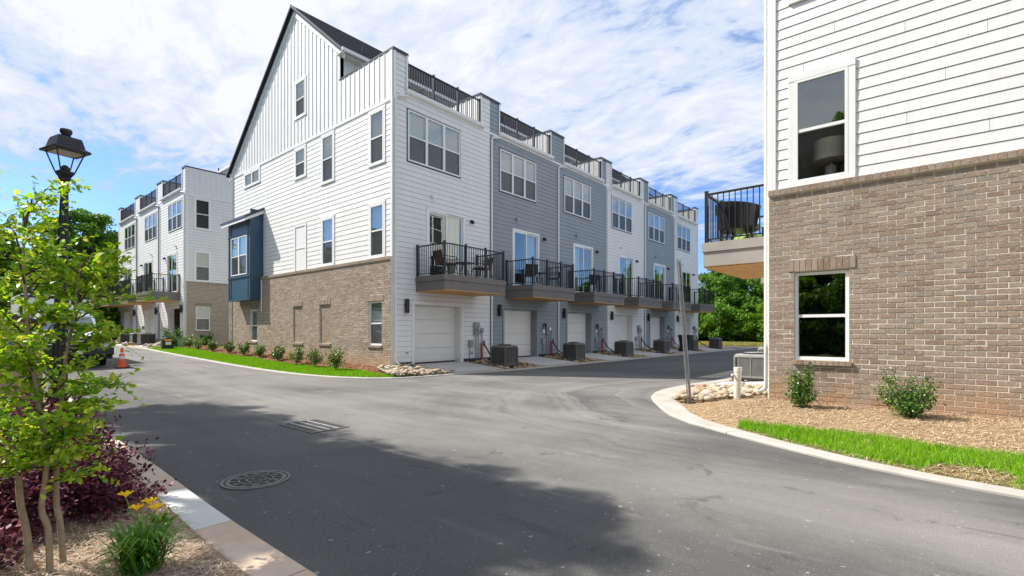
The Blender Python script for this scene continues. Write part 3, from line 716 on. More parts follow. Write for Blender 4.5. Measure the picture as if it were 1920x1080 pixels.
    m=MB(); q=S(x0+1.6*k,4.2,ROOFZ(4.2)); m.tube([(q[0],q[1],q[2]-.1),(q[0],q[1],q[2]+.35)],.045,8); m.tube([(q[0],q[1],q[2]-.05),(q[0],q[1],q[2]+.08)],.09,8); m.build('vent_pipe',blackmetal,t)
    # front (street) side wall, plain
    m=MB(); m.box(0,w,13.2,13.43,.1,9.5,P); m.build('street_wall',colr,t,flip=fl)
    if last and side is None:
        m=MB(); m.box(w-.2,w-.001,.2,13.2,.1,9.5,P); m.build('end_wall',colr,t,flip=fl)
        m=MB(); gab=[(3.28,9.5),(3.28,12.1),(6.81,15.0),(13.43,9.5)]
        m.prism(gab,(w-.2,w-.001),lambda e,a,b:P(e,a,b)); m.build('gable_wall',colr,t,flip=fl)
    # balcony
    if balcony:
        bx0,bx1=.94*k,3.98*k; pr=1.5; bf=balmat or deckgrey
        B=empty2('balcony',t,F(bx0,0,3.3))
        m=MB(); m.box(bx0-.03,bx1+.03,.03,pr+.03,3.10,3.27,F); m.build('deck_rim',bf,B,flip=fl)
        m=MB(); m.box(bx0,bx1,.03,pr,2.79,3.10,F); m.build('fascia',bf,B,flip=fl)
        nb=11
        for i in range(nb):
            a=.03+(pr)*i/nb; m=MB(); m.box(bx0+.0,bx1,a+.004,a+pr/nb-.004,3.27,3.295,F); m.build('deck_board',bf,B,flip=fl)
        m=MB()
        for i in range(nb): a=.05+(pr-.04)*i/nb; m.box(bx0+.02,bx1-.02,a+.003,a+(pr-.04)/nb-.003,2.765,2.79,F)
        m.build('soffit_boards',woodm,B,flip=fl)
        rz=3.295+fr.dz; c=[F(bx0+.05,.06,0)[:2],F(bx0+.05,pr-.05,0)[:2],F(bx1-.05,pr-.05,0)[:2],F(bx1-.05,.06,0)[:2]]
        rail(B,c,rz,1.05,railmetal,[1,3,1],.11)
    return t
def empty2(name,parent,w):
    o=bpy.data.objects.new(name,None); o.empty_display_size=.1; COL.objects.link(o); o.parent=parent; o.location=Vector(w)-wpos(parent); return o
def endwall(t,fr,rotz,bricks=300,near=(0,0),ind=True,shift=0,bay=False,lamp=False,dark=False,upz=0,full=True):
    """the brick and board end wall of the first house; u = distance back from the garage front"""
    S=fr.side(0); fl=not fr.flip; D=13.43
    wtr=.10
    s=shift
    wins=[(.50+s,1.27+s,7.2,8.98),(3.74,4.53,7.2,8.98),(5.92,6.73,7.82,8.98),(.50+s,1.27+s,3.99,5.76),(3.74,4.53,3.99,5.76)]
    low=[(.50+s,1.29+s,.92,2.43),(10.34,11.11,.92,2.40)]
    niche=[(3.78,4.64,.92,2.43),(5.97,6.83,.92,2.43)]
    # structural wall
    holes=[(a,b,c,d) for a,b,c,d in wins]+low+[(5.92,6.7,10.35,11.80),(10.27,11.9,8.42,9.02)]
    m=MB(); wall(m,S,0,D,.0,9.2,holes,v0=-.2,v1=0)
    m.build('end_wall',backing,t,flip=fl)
    m=MB(); wall(m,S,.0,D,.0,3.80,low+niche,v0=.001,v1=.09)
    for a,b,c,d in niche: m.box(a,b,.001,.034,c,d,S)
    m.build('mortar_bed',mortar,t,flip=fl)
    # bricks
    bh=[(a-.0,b+.0,c-.0,d) for a,b,c,d in low]
    lint=[(a-.09,b+.09,2.44,2.645) for a,b,c,d in low]+[(a,b,2.44,2.645) for a,b,c,d in niche]
    sill=[(a-.02,b+.04,.835,.92) for a,b,c,d in low+niche]
    brickwall(t,S,rotz,fl,0,D-.02,.0,3.80,bh+lint+sill+niche,bricks,near,vbase=.09)
    # niches: bricks set back
    for a,b,c,d in niche: 
        m=MB(); nb=MB(); z=c;k=0
        while z<d-.02:
            u=a-(.127 if k%2 else 0)
            while u<b:
                p=max(u,a)+.005;q=min(u+.254,b)-.005
                if q-p>.03: nb.box(p,q,.03,.040,z+.006,min(z+.0805,d)-.006,S)
                u+=.254
            z+=.0805;k+=1
        nb.build('niche_bricks',brick,t,flip=fl)
    # soldier lintels, sills: separate bricks
    for a,b,c,d in lint:
        n=int(round((b-a)/.089)); 
        for i in range(n):
            m=MB(); m.box(a+(b-a)*i/n+.004,a+(b-a)*(i+1)/n-.004,.09,.108+random.uniform(0,.004),c+.004,d-.004,S); m.build('lintel_brick',brick,t,flip=fl)
    for a,b,c,d in sill:
        n=int(round((b-a)/.089))
        for i in range(n):
            m=MB(); m.box(a+(b-a)*i/n+.003,a+(b-a)*(i+1)/n-.003,.09,.145,c+.008,d-.004,S); m.build('sill_brick',brick,t,flip=fl)
    # rowlock belt course
    n=int(D/.094)
    topm=MB()
    for i in range(n):
        q=topm if i*.094>9 else MB(); q.box(i*.094+.004,(i+1)*.094-.004,.0,.137,3.805,3.90,S)
        if q is not topm: q.build('rowlock_brick',brick,t,flip=fl)
    topm.build('rowlock_bricks',brick,t,flip=fl)
    m=MB(); m.box(0,D,.0,.128,3.80,3.893,S); m.build('rowlock_mortar',mortar,t,flip=fl)
    # siding
    W=wtr
    Hs=[(a-W-.0,b+W,c-W*.7,d+W) for a,b,c,d in wins]+[(5.81,6.84,3.9,5.83)]+[(10.17,12.0,8.33,9.12)]
    if bay: Hs=Hs+[(9.86,12.44,0,6.9)]
    siding(t,S,fl,.10,D-.10,3.905,9.13,Hs,white_siding,ind)
    m=MB(); m.box(0,.10,0,.034,3.9,10.8,S); m.box(D-.1,D,0,.034,3.9,9.5,S); m.box(.1,D-.1,0,.036,9.13,9.24,S); m.build('corner_board',trim,t,flip=fl)
    # board and batten gable
    gab=[(0,9.24),(0,10.82),(3.28,10.82),(3.28,12.10),(6.81,14.99),(13.43,9.53),(13.43,9.24)]
    gh=(5.92,6.70,10.35,11.80)
    m=MB()
    for a,b in ((0,3.28),(3.28,gh[0]),(gh[0],gh[1]),(gh[1],13.43)):
        f=lambda u:10.82 if u<3.28 else ROOFZ(max(u,3.29))-.1
        top=[(a,f(a+.001)),(b,f(b-.001))]
        if a<6.81<b: top=[(a,f(a)),(6.81,14.99),(b,f(b))]
        if (a,b)==(gh[0],gh[1]):
            m.prism([(a,9.24),(b,9.24),(b,gh[2]),(a,gh[2])],(-.15,.012),lambda e,u,z:S(u,e,z)); m.prism([(a,gh[3]),(b,gh[3])]+top[::-1],(-.15,.012),lambda e,u,z:S(u,e,z))
        else: m.prism([(a,9.24),(b,9.24)]+top[::-1],(-.15,.012),lambda e,u,z:S(u,e,z))
    m.build('gable_panel',white_siding,t,flip=fl)
    ftop=lambda u:10.80 if u<3.3 else ROOFZ(u)-.35
    battens(t,S,fl,.12,13.3,9.24,lambda u:max(9.26,ftop(u)),white_siding,holes=[(gh[0]-.1,gh[1]+.1,gh[2]-.1,gh[3]+.1)],individual=ind)
    # rake boards
    m=MB()
    for ya,yb in ((2.93,6.81),(13.75,6.81)):
        m.prism([(ya,ROOFZ(ya)-.13),(yb,15.09-.13),(yb,15.09-.40),(ya,ROOFZ(ya)-.36)],(.012,.06),lambda e,u,z:S(u,e,z))
    m.build('rake_board',trim,t,flip=fl)
    if full:
        m=MB(); 
        for ya,yb in ((2.90,6.82),(13.78,6.80)): m.prism([(ya,ROOFZ(ya)+.015),(yb,15.12),(yb,15.02),(ya,ROOFZ(ya)-.09)],(.15,.20),lambda e,u,z:S(u,e,z))
        m.build('roof_edge',capmetal,t,flip=fl)
    # windows
    for i,(a,b,c,d) in enumerate(wins):
        up=c>6
        if lamp and i==3: window(t,S,fl,a,b,c,d,v=.04,blind=False,trimw=W,proudsill=True,room_d=1.15,scr=False,glassmat=glass,lowglass=glass_clear)
        else: window(t,S,fl,a,b,c,d,v=.04,blind=not dark,trimw=W,proudsill=True,blind_top=None)
    window(t,S,fl,gh[0],gh[1],gh[2],gh[3],v=.045,trimw=.1,proudsill=True)
    window(t,S,fl,10.27,11.9,8.42,9.02,v=.04,kind='fixed',mull=2,trimw=.1,proudsill=True)
    for a,b,c,d in low: window(t,S,fl,a+.005,b-.005,c+.005,d-.01,v=.045,depth=.09,blind=not (dark or lamp),scr=not lamp,glassmat=glass_dark if lamp else None,room_d=0,frame=.05)
    # painted blank panel
    m=MB(); m.box(5.81,5.91,0,.036,3.9,5.83,S); m.box(6.74,6.84,0,.036,3.9,5.83,S); m.box(5.91,6.74,0,.036,5.75,5.83,S); m.box(5.91,6.74,0,.03,4.83,4.87,S); m.box(5.91,6.74,0,.012,3.9,4.83,S); m.box(5.91,6.74,0,.012,4.87,5.75,S); m.build('blank_panel',trim,t,flip=fl)
    m=MB(); q=S(13.36,.06,0); m.tube([S(13.6,.06,9.45),S(13.5,.06,9.25),S(13.36,.06,9.1),S(13.36,.06,4.1),S(13.38,.16,3.95),S(13.38,.16,.4)],.045,4); m.build('downspout',trim,t)
    m=MB(); m.box(-.1,.2,13.62,13.75,9.38,9.50,lambda x,y,z:fr.p(x,y,z)); m.build('gutter_end',trim,t,flip=fl)

main=Fr((9.96,13.62),(1,0),(0,1))
labels=['white end townhouse with tall gable, brick lower side wall and navy bay window',
 'blue grey townhouse next to the white end house, with black metal chairs on its balcony',
 'blue grey townhouse between another blue grey one and a white one',
 'white townhouse in the middle of the row, standing between two blue grey ones',
 'blue grey townhouse behind the leaning metal post, second from the far end of the row',
 'white townhouse at the far end of the long row, in front of the trees']
cols=[white_siding,grey_siding,grey_siding,white_siding,grey_siding,white_siding]
W=4.74; mh=[]
for i in range(6):
    mh.append(unit(main,i*W,W,cols[i],labels[i],2 if i<3 else 1,first=i==0,last=i==5,blinds=i!=5,group='townhouses in the long row'))
endwall(mh[0],main,R(90),300,(0,0),True,bay=True)
# bay window on the end wall
def bay():
    t=mh[0]; S=main.side(0); fl=not main.flip
    B=empty2('bay_window',t,S(9.88,0,2.83)); u0,u1,P=9.9,12.42,.56
    m=MB(); m.box(u0,u0+.04,.0,P,2.85,6.98,S); m.box(u1-.04,u1,0,P,2.85,6.6,S); m.box(u0,u1,0,P-.0,2.83,2.9,S)
    m.box(u0+.04,u0+.34,P-.05,P,2.9,6.7,S); m.box(u1-.34,u1-.04,P-.05,P,2.9,6.7,S); m.box(u0+.34,u1-.34,P-.05,P,2.9,4.02,S); m.box(u0+.34,u1-.34,P-.05,P,5.84,6.7,S)
    m.build('bay_body',navy,B,flip=fl)
    for a,b,c,d in ((u0,u0+.09,2.83,6.75),(u1-.09,u1,2.83,6.7),(u0+.25,u0+.33,2.95,6.7),(u1-.33,u1-.25,2.95,6.7)):
        m=MB(); m.box(a,b,P,P+.022,c,d,S); m.build('bay_trim',navy,B,flip=fl)
    for c,d in ((2.83,2.92),(3.9,3.99),(5.87,5.95)):
        m=MB(); m.box(u0-.022,u1+.02,P+.023,P+.04,c,d,S); m.box(u0-.022,u0,.05,P+.04,c,d,S); m.build('bay_trim',navy,B,flip=fl)
    m=MB(); m.box(u0-.02,u0,.0,.07,2.83,6.95,S); m.box(u0-.02,u0,P-.08,P,2.83,6.7,S); m.build('bay_trim',navy,B,flip=fl)
    window(B,S,fl,u0+.35,u1-.35,4.03,5.84,v=P+.035,mull=2,depth=.08,scr=True,frame=.05)
    m=MB(); m.prism([(0,7.0),(P+.30,6.50),(P+.30,6.60),(0,7.10)],(u0-.16,u1+.22),lambda e,v,z:S(e,v,z)); m.build('bay_roof',capmetal,B,flip=fl)
    m=MB(); m.prism([(0,6.84),(P+.28,6.38),(P+.28,6.50),(0,6.995)],(u0-.13,u1+.2),lambda e,v,z:S(e,v,z)); m.build('bay_fascia',trim,B,flip=fl)
    m=MB(); m.tube([S(9.82,.11,3.75),S(9.82,.11,2.3)],.03,4); m.build('conduit',trim,t)
bay()
right=Fr((9.75,2.17),(1,0),(0,-1))
rh=unit(right,0,W,white_siding,'white townhouse close by on the right, its side wall brown brick below',2,first=True,balmat=deckbeige)
endwall(rh,right,R(90),300,(4,-.6),True,shift=-.10,lamp=True)
for i,(c,l) in enumerate(((pale_siding,'pale grey townhouse hidden behind the near right-hand brick house'),(white_siding,'white townhouse hidden at the back of the right-hand row'))):
    unit(right,(i+1)*W,W,c,l,1,last=i==1,balmat=deckbeige)
left=Fr((9.96,34.2),(0,1),(1,0),dz=.5)
lw=[5.15,5.5,5.7]; x=0
ll=['white end townhouse across the lawn, garage standing open, brick on its end wall','white townhouse in the middle of the far left row','white townhouse partly behind the tree leaves, last of the far left row']
for i in range(3):
    lt=unit(left,x,lw[i],white_siding,ll[i],1,first=i==0,last=i==2,garage='open' if i==0 else 'closed',blinds=False,balmat=deckgrey,group=None,dsmat=trim if i==0 else grey_siding)
    if i==0: endwall(lt,left,R(180),120,(9,30),False,dark=True,full=False)
    x+=lw[i]

# ------------------------------------------------------------------ beds, lawn strips, aprons
def sub(A,i0,i1): return A[i0:i1]
def near_idx(P,pt): return min(range(len(P)),key=lambda i:math.dist(P[i],pt))
# right bed: from the kerb to the brick wall / garage front
def bedR():
    i0=near_idx(KRi,(12.2,4.3)); P=KRi[i0:]
    B=[]
    for (x,y) in P:
        if y>2.6: t=(x-7.9)/(12.2-7.9); B.append((min(12.2,max(9.66,9.66+(x-8.2)*.64)),2.19 if x>8.2 else 2.17))
        else: B.append((9.66,min(y,2.17)))
    return P,B
PR,BR=bedR()
loft('mulch_bed',PR,BR,.025,.19,mulch_base,10,bulge=.03,rough=.008)
i0=near_idx(KRi,(12.0,4.3)); i1=near_idx(KRi,(46,4.9))
loft('gravel_strip',KRi[:i0+1],[(x,2.19) for x,y in KRi[:i0+1]],.02,.2,stonebrown,3)
def slab(name,pts,z0,z1,mat,kind='structure',z2=None):
    """flat slab, z by corner"""
    m=MB(); n=len(pts); zs=[p[2] for p in pts]
    top=[(p[0],p[1],p[2]) for p in pts]; bot=[(p[0],p[1],p[2]-.12) for p in pts]
    m.v=top+bot; m.f=[tuple(range(n)),tuple(range(n,2*n))[::-1]]+[(i,i+n,(i+1)%n+n,(i+1)%n) for i in range(n)]
    return tag(m.build(name,mat),kind=kind)
slab('concrete_apron',[(12.0,2.18,.235),(12.0,4.2,.06),(13.7,4.12,.06),(13.7,2.18,.235)],0,0,kerb_pale)
for i in (1,2): slab('concrete_apron',[(9.75+i*4.74+.8,2.18,.235),(9.75+i*4.74+.8,4.2,.06),(9.75+i*4.74+3.2,4.2,.06),(9.75+i*4.74+3.2,2.18,.235)],0,0,slabm)
# strip in front of the long row: soil/gravel then concrete aprons
iA=near_idx(KMi,(40,11.1)); iB=near_idx(KMi,(8.76,12.27))
A=KMi[iA:iB+1]
loft('gravel_strip',A,[(max(x,9.9),13.66) for x,y in A],.02,.2,stonebrown,4)
for i in range(6):
    x0=9.96+i*4.74; yk=11.83 if i==0 else (11.42 if i==1 else 11.28); 
    xa,xb=x0+.80,x0+3.2
    slab('concrete_apron',[(xa,13.66,.252),(xb,13.66,.252),(xb+ (.25 if i==0 else .15),11.75 if i==0 else yk+.12,.055),(xa+(.15),12.0 if i==0 else yk+.16,.055)],0,0,slabm)
    slab('concrete_apron',[(xa+.1,11.83 if i==0 else yk+.02,.05),(xb+.1,11.60 if i==0 else yk+.02,.05),(xb+.12,11.745 if i==0 else yk+.115,.052),(xa+.12,11.99 if i==0 else yk+.155,.052)],0,0,concrete)
# side strip along the brick wall : lawn next to the kerb, red mulch by the wall
iC=near_idx(KMi,(8.9,12.1)); iD=near_idx(KMi,(7.7,33.5)); P=KMi[iC:iD+1]
ML=[(x+(1.45+.12*math.sin(y*.9)+.06*math.sin(y*2.3))*min(1,max(.25,(y-11.4)/3.2)),y) for x,y in P]
WL=[(9.87 if y<27.2 else 9.9,max(y,13.6) if y<33.9 else y) for x,y in P]
loft('lawn_strip',P,ML,.02,.06,soil,4); 
loft('mulch_bed',ML,WL,.061,.20,redmulch_base,6,bulge=.03,rough=.01)
# gap behind the main house, up to the left row, and kerb strip there
slab('lawn',[(9.88,27.1,.42),(9.88,34.1,.50),(24,34.1,.5),(24,27.1,.42)],0,0,soil)
iE=near_idx(KMi,(8.2,50)); P2=KMi[iD:iE+1]
loft('gravel_strip',P2,[(9.94,y) for x,y in P2],.02,.32,stonebrown,4)
for a,b in ((34.9,37.8),(40.6,43.2),(46.0,48.6)):
    slab('concrete_apron',[(9.95,a,.72),(9.95,b,.72),(8.3,b+.1,.46),(8.1,a-.1,.46)],0,0,slabm)
# left bed
loft('mulch_bed',KLi,[(-7,y) for x,y in KLi],.025,.12,mulch_base,8,bulge=.05,rough=.006)

# ------------------------------------------------------------------ scattered ground cover (stuff)
def interp_strip(A,B,zA,zB,bulge,n,tmin=0,tmax=1,r=rng,wfun=None):
    """random points on a lofted strip"""
    A=np.array(A);B=np.array(B); L=np.linalg.norm(np.diff(A,axis=0),axis=1); wd=np.linalg.norm(B[:-1]-A[:-1],axis=1); w=L*wd
    if wfun is not None: w=w*np.array([wfun(*p) for p in A[:-1]])
    i=r.choice(len(L),n,p=w/w.sum()); s=r.random(n); t=tmin+(tmax-tmin)*r.random(n)
    a=A[i]*(1-s)[:,None]+A[i+1]*s[:,None]; b=B[i]*(1-s)[:,None]+B[i+1]*s[:,None]
    p=a*(1-t)[:,None]+b*t[:,None]; z=zA*(1-t)+zB*t+bulge*np.sin(np.pi*t)+np.array([zr(y) for y in p[:,1]])
    return np.column_stack([p,z]),t
def straws(name,P,mat,length=.11,width=.0022,lift=.02,r=rng):
    n=len(P); th=r.random(n)*2*np.pi; L=length*(.4+.9*r.random(n)); tilt=(r.random(n)-.35)*.5
    d=np.column_stack([np.cos(th)*np.cos(tilt),np.sin(th)*np.cos(tilt),np.sin(tilt)])*L[:,None]
    c=P+np.column_stack([np.zeros(n),np.zeros(n),lift*r.random(n)+.004]); s=np.column_stack([-np.sin(th),np.cos(th),np.zeros(n)])*width*(.6+.8*r.random(n))[:,None]
    bend=np.column_stack([np.zeros(n),np.zeros(n),L*.10*r.random(n)])
    a=c-d*.5; b=c+d*.5; m=c+bend
    q=np.stack([a-s,m-s,m+s,a+s],1); q2=np.stack([m-s,b-s*.3,b+s*.3,m+s],1)
    return tag(npmesh(name,np.concatenate([q,q2]).reshape(-1,3),4,mat),kind='stuff')
def wnear(k): return lambda x,y: 1/max(1.2,math.hypot(x,y))**k
Pn,_=interp_strip(PR,BR,.025,.19,.03,46000,wfun=wnear(1.6)); straws('pine_straw',Pn,straw,.10,.003)
Pn,_=interp_strip(KLi,[(-1.6,y) for x,y in KLi],.025,.12*.39,.02,60000,wfun=lambda x,y:(1/max(1.5,math.hypot(x,y))**2.2) if y>1.8 else 0); Pn[:,2]+=.005; straws('pine_straw',Pn,strawgrey,.09,.0016)
Pn,_=interp_strip(ML,WL,.061,.20,.03,16000); straws('mulch',Pn,islandm('red_brown_mulch_chips',[(0,(.16,.07,.04)),(.5,(.32,.16,.09)),(1,(.5,.30,.18))]),.10,.007,.03)
def blades(name,P,mat,h=.07,w=.004,r=rng,lean=.35):
    n=len(P); H=h*(.45+.8*r.random(n)); th=r.random(n)*2*np.pi; s=np.column_stack([np.cos(th),np.sin(th),np.zeros(n)])*w*(.6+.7*r.random(n))[:,None]
    ln=r.normal(size=(n,2))*lean*H[:,None]; tip=P+np.column_stack([ln,H]); 
    q=np.stack([P-s,P+s,tip],1)
    return tag(npmesh(name,q.reshape(-1,3),3,mat),kind='stuff')
# near lawn strip beside the right kerb
iG0=near_idx(KRi,(7.45,2.15)); GA=KRi[iG0:]
def gb(i,x,y):
    w=min(1.2,.25+i*.28)*(.95+.05*math.sin(i*1.1)+.05*math.sin(i*2.7)); return w
GB=[]
for i,(x,y) in enumerate(GA):
    j=near_idx(PR,(x,y)); b=BR[j]; d=Vector((b[0]-x,b[1]-y)); L=d.length; d/=L; w=min(L*.8,gb(i,x,y)*1.05); GB.append((x+d.x*w,y+d.y*w))
loft('lawn_strip',GA,GB,.032,.095,soil,4)
Pg,tg=interp_strip(GA,GB,.03,.095,0,90000,wfun=wnear(1.2))
patch=(np.hypot((Pg[:,0]-6.35)/.34,(Pg[:,1]+.30)/.36)<.8+.35*rng.random(len(Pg)))|((tg<.10)&(rng.random(len(Pg))<.75))
blades('grass',Pg[~patch],grassm,.085,.0045); blades('grass',Pg[patch][::3],drygrass,.03,.003,lean=.9)
Pg,tg=interp_strip(P,ML,.02,.06,0,90000); blades('grass',Pg,grassm,.07,.012)
# far verge at the end of the alley
slab('lawn',[(46.5,-20,.1),(60,-20,.1),(60,60,.3),(46.5,60,.1)],0,0,soil)
P3=np.column_stack([46.6+13*rng.random(40000),-2+24*rng.random(40000),np.full(40000,.12)]); blades('grass',P3,drygrass,.12,.05)
P4=np.column_stack([9.9+14*rng.random(12000),27.1+7*rng.random(12000),np.full(12000,.44)]); blades('grass',P4,grassm,.08,.02)

# ------------------------------------------------------------------ river stones
def stone_mesh(name,seed,mat):
    import bmesh
    r=random.Random(seed); bm=bmesh.new(); bmesh.ops.create_icosphere(bm,subdivisions=2,radius=.5)
    off=Vector((r.random()*9,r.random()*9,r.random()*9))
    from mathutils import noise
    sx,sy,sz=r.uniform(.9,1.35),r.uniform(.65,.95),r.uniform(.42,.62)
    for v in bm.verts:
        n=noise.noise(v.co*1.6+off); v.co*=1+.28*n; v.co.x*=sx; v.co.y*=sy; v.co.z*=sz
    me=bpy.data.meshes.new(name); bm.to_mesh(me); bm.free(); me.materials.append(mat); me.shade_smooth(); return me
SM=[stone_mesh('stone',i,stonem) for i in range(6)]; SB=[stone_mesh('stone',i+20,stonebrown) for i in range(5)]
def stones(rootname,origin,pts,meshes,size,zf,r=random.Random(4)):
    root=bpy.data.objects.new(rootname,None); COL.objects.link(root); root.location=origin; root['kind']='structure'; o=Vector(origin)
    for k,(x,y) in enumerate(pts):
        ob=bpy.data.objects.new('stone',r.choice(meshes)); COL.objects.link(ob); ob.parent=root
        s=size*r.uniform(.55,1.35); ob.scale=(s,s,s); ob.rotation_euler=(r.uniform(-.35,.35),r.uniform(-.35,.35),r.uniform(0,6.28))
        ob.location=Vector((x,y,zf(x,y)+s*.17+(s*.25 if k%4==0 else 0)))-o
def pack(n,poly,mind,r):
    out=[];t=0
    xs=[p[0] for p in poly]; ys=[p[1] for p in poly]
    def inside(x,y):
        c=False;j=len(poly)-1
        for i in range(len(poly)):
            if (poly[i][1]>y)!=(poly[j][1]>y) and x<(poly[j][0]-poly[i][0])*(y-poly[i][1])/(poly[j][1]-poly[i][1])+poly[i][0]: c=not c
            j=i
        return c
    while len(out)<n and t<60000:
        t+=1; x=r.uniform(min(xs),max(xs)); y=r.uniform(min(ys),max(ys))
        if inside(x,y) and all((x-a)**2+(y-b)**2>mind**2 for a,b in out): out.append((x,y))
    return out
rr=random.Random(11)
hR=lambda x,y:.07+.12*ss(4.2-y,0,2)
stones('rock_bed',(10.5,3,.1),pack(300,[(9.1,3.45),(9.5,3.85),(10.6,4.1),(11.95,4.15),(11.95,2.4),(10.3,2.3),(9.9,2.55),(9.4,3.0)],.09,rr),SM,.155,hR)
stones('rock_bed',(14.5,3.6,.1),pack(80,[(13.75,4.0),(16.5,3.95),(16.5,3.2),(13.75,2.9)],.2,rr),SM,.19,hR)
hM=lambda x,y:.04+.17*ss(y,11.4,13.6)
stones('rock_bed',(9.6,12.6,.1),pack(270,[(8.95,12.1),(9.6,11.95),(10.9,11.85),(11.15,11.95),(10.85,12.5),(10.65,13.5),(9.95,13.6),(9.3,13.5),(9.0,12.9)],.085,rr),SM,.15,hM)
for i in range(5):
    x0=9.96+i*4.74; stones('rock_bed',(x0+3.6,12.4,.1),pack(120 if i<2 else 70,[(x0+3.4,11.65),(x0+3.3,13.5),(x0+5.4,13.5),(x0+5.35,12.6),(x0+5.3,11.6)],.10,rr),SB,.14 if i<2 else .17,hM)
Pn=[(random.uniform(8.3,9.7),random.uniform(34.3,52)) for _ in range(90)]+[(random.uniform(8.2,9.9),random.uniform(33,36)) for _ in range(40)]
stones('rock_bed',(9,36,.5),Pn,SM,.26,lambda x,y:.44+.1*(x-8))

# ------------------------------------------------------------------ plants
def clump_mesh(name,mat,n,size,seed,rx=.3,ry=.3,rz=.35,sprays=26,aspect=.5,stemmat=None,base=.0,up=.5,upright=.5):
    r=np.random.default_rng(seed); P=[]
    per=n//sprays; stems=[]
    for i in range(sprays):
        az=r.random()*2*np.pi; el=r.random()**.7; tx=math.cos(az)*rx*(1-.6*upright*el)*(.5+.5*r.random()); ty=math.sin(az)*ry*(1-.6*upright*el)*(.5+.5*r.random()); tz=base+rz*2*(.25+.75*el)*(.75+.25*r.random())
        stems.append(((0,0,0),(tx*.4,ty*.4,tz*.5),(tx,ty,tz)))
        t=.35+.65*r.random(per)**.7; c=np.column_stack([tx*t**1.3,ty*t**1.3,tz*t]); P.append(c+r.normal(size=(per,3))*np.array([rx,ry,rz])*.13)
    P=np.concatenate(P); P[:,2]=np.maximum(P[:,2],.02)
    me=npmesh(name,leaves(P,size,up,aspect,r,k=4),4,mat,link=False); return me,stems
def shrub(name,loc,label,cat,mat,n,size,seed,rx,ry,rz,sprays,aspect=.5,group=None,cache={},rot=0,upright=.5):
    me,stems=clump_mesh('foliage',mat,n,size,seed,rx,ry,rz,sprays,aspect,upright=upright)
    t=empty(name,loc,label,cat,group); f=bpy.data.objects.new('foliage',me); COL.objects.link(f); f.parent=t
    m=MB(); L=Vector(loc)
    for s in stems[:14]: m.tube([L+Vector(q) for q in s],[.009,.006,.003],4)
    m.build('stems',barkdark,t); t.rotation_euler[2]=rot; return t
# eleven young shrubs along the brick side wall
sp=[(8.85,15.3),(8.95,16.9),(8.95,18.3),(9.15,20.2),(9.3,22.3),(9.2,23.7),(9.15,25.4),(9.1,27.3),(9.0,29.0),(9.1,30.6)]
desc=['nearest the house corner, bright green','second from the corner, in front of the brick','third from the corner, beside a brick niche','fourth from the corner, below the middle niches','fifth from the corner, on the red mulch','sixth from the corner, left of the niches','seventh from the corner, before the narrow window','eighth from the corner, under the bay window','pale green, beside the downspout end of the brick','pale green, next to the big dark bush']
for i,(x,y) in enumerate(sp):
    g=zr(y)+.17; s=[1.5,1.25,1.4,1.3,1.15,1.35,1.2,1.1,1.35,1.5][i]
    shrub('young_shrub',(x,y,g-.04),'small shrub %s'%desc[i],'shrub',leaf_abelia,900,.072,40+i,.27*s,.27*s,.27*s,20,.5,'young shrubs along the brick side wall',rot=i)
shrub('dark_shrub',(9.0,33.2,.42),'tall dark bush at the corner of the far left row','shrub',leaf_shrub,1600,.12,61,.62,.6,.62,34)
shrub('dark_shrub',(10.9,33.6,.5),'dark bush against the far brick end wall, partly hidden by a downspout','shrub',leaf_shrub,900,.12,62,.5,.4,.4,20)
shrub('holly_shrub',(9.12,1.55,.14),'narrow green holly with a side sprig, below the brick wall window','shrub',leaf_shrub,2300,.046,71,.30,.30,.42,30,.45,upright=.85)
shrub('holly_shrub',(9.05,.22,.14),'spreading open holly against the blank brick wall, right of the window','shrub',leaf_shrub,2600,.046,72,.38,.36,.38,32,.45,upright=.15)
# purple loropetalum along the left kerb
def purple(loc,label,r_,h,n,seed):
    r=np.random.default_rng(seed); P=[];O=[]
    ns=110
    for i in range(ns):
        az=r.random()*2*np.pi; u=r.random(); el=math.acos(1-u)  # hemisphere
        d=np.array([math.sin(el)*math.cos(az)*r_,math.sin(el)*math.sin(az)*r_,math.cos(el)*h])*(.8+.3*r.random())
        k=n//ns; t=.45+.6*r.random(k); c=d[None,:]*t[:,None]; P.append(c+r.normal(size=(k,3))*.045)
    P=np.concatenate(P); P[:,2]=np.maximum(P[:,2],.01)
    t=empty('purple_shrub',loc,label,'shrub','purple shrubs along the left kerb'); me=npmesh('foliage',leaves(P,.036,.7,.62,r,k=4),4,leaf_purple,link=False); f=bpy.data.objects.new('foliage',me); COL.objects.link(f); f.parent=t
    m=MB(); L=Vector(loc)
    for i in range(12):
        az=i*.52; m.tube([L,L+Vector((math.cos(az)*r_*.4,math.sin(az)*r_*.4,h*.4)),L+Vector((math.cos(az)*r_*.75,math.sin(az)*r_*.75,h*.6))],[.012,.008,.004],4)
    m.build('stems',barkdark,t)
purple((.50,5.05,.05),'purple-leaved shrub right behind the slender tree stems',.70,.72,17000,1)
purple((-.25,4.2,.05),'purple-leaved shrub at the left edge of the picture',.6,.62,9000,2)
purple((.70,6.25,.05),'purple-leaved shrub spreading towards the kerb, behind the nearest one',.58,.74,9000,3)
purple((.8,7.75,.05),'purple-leaved shrub farthest along the kerb, under the lamp post',.55,.72,6000,4)
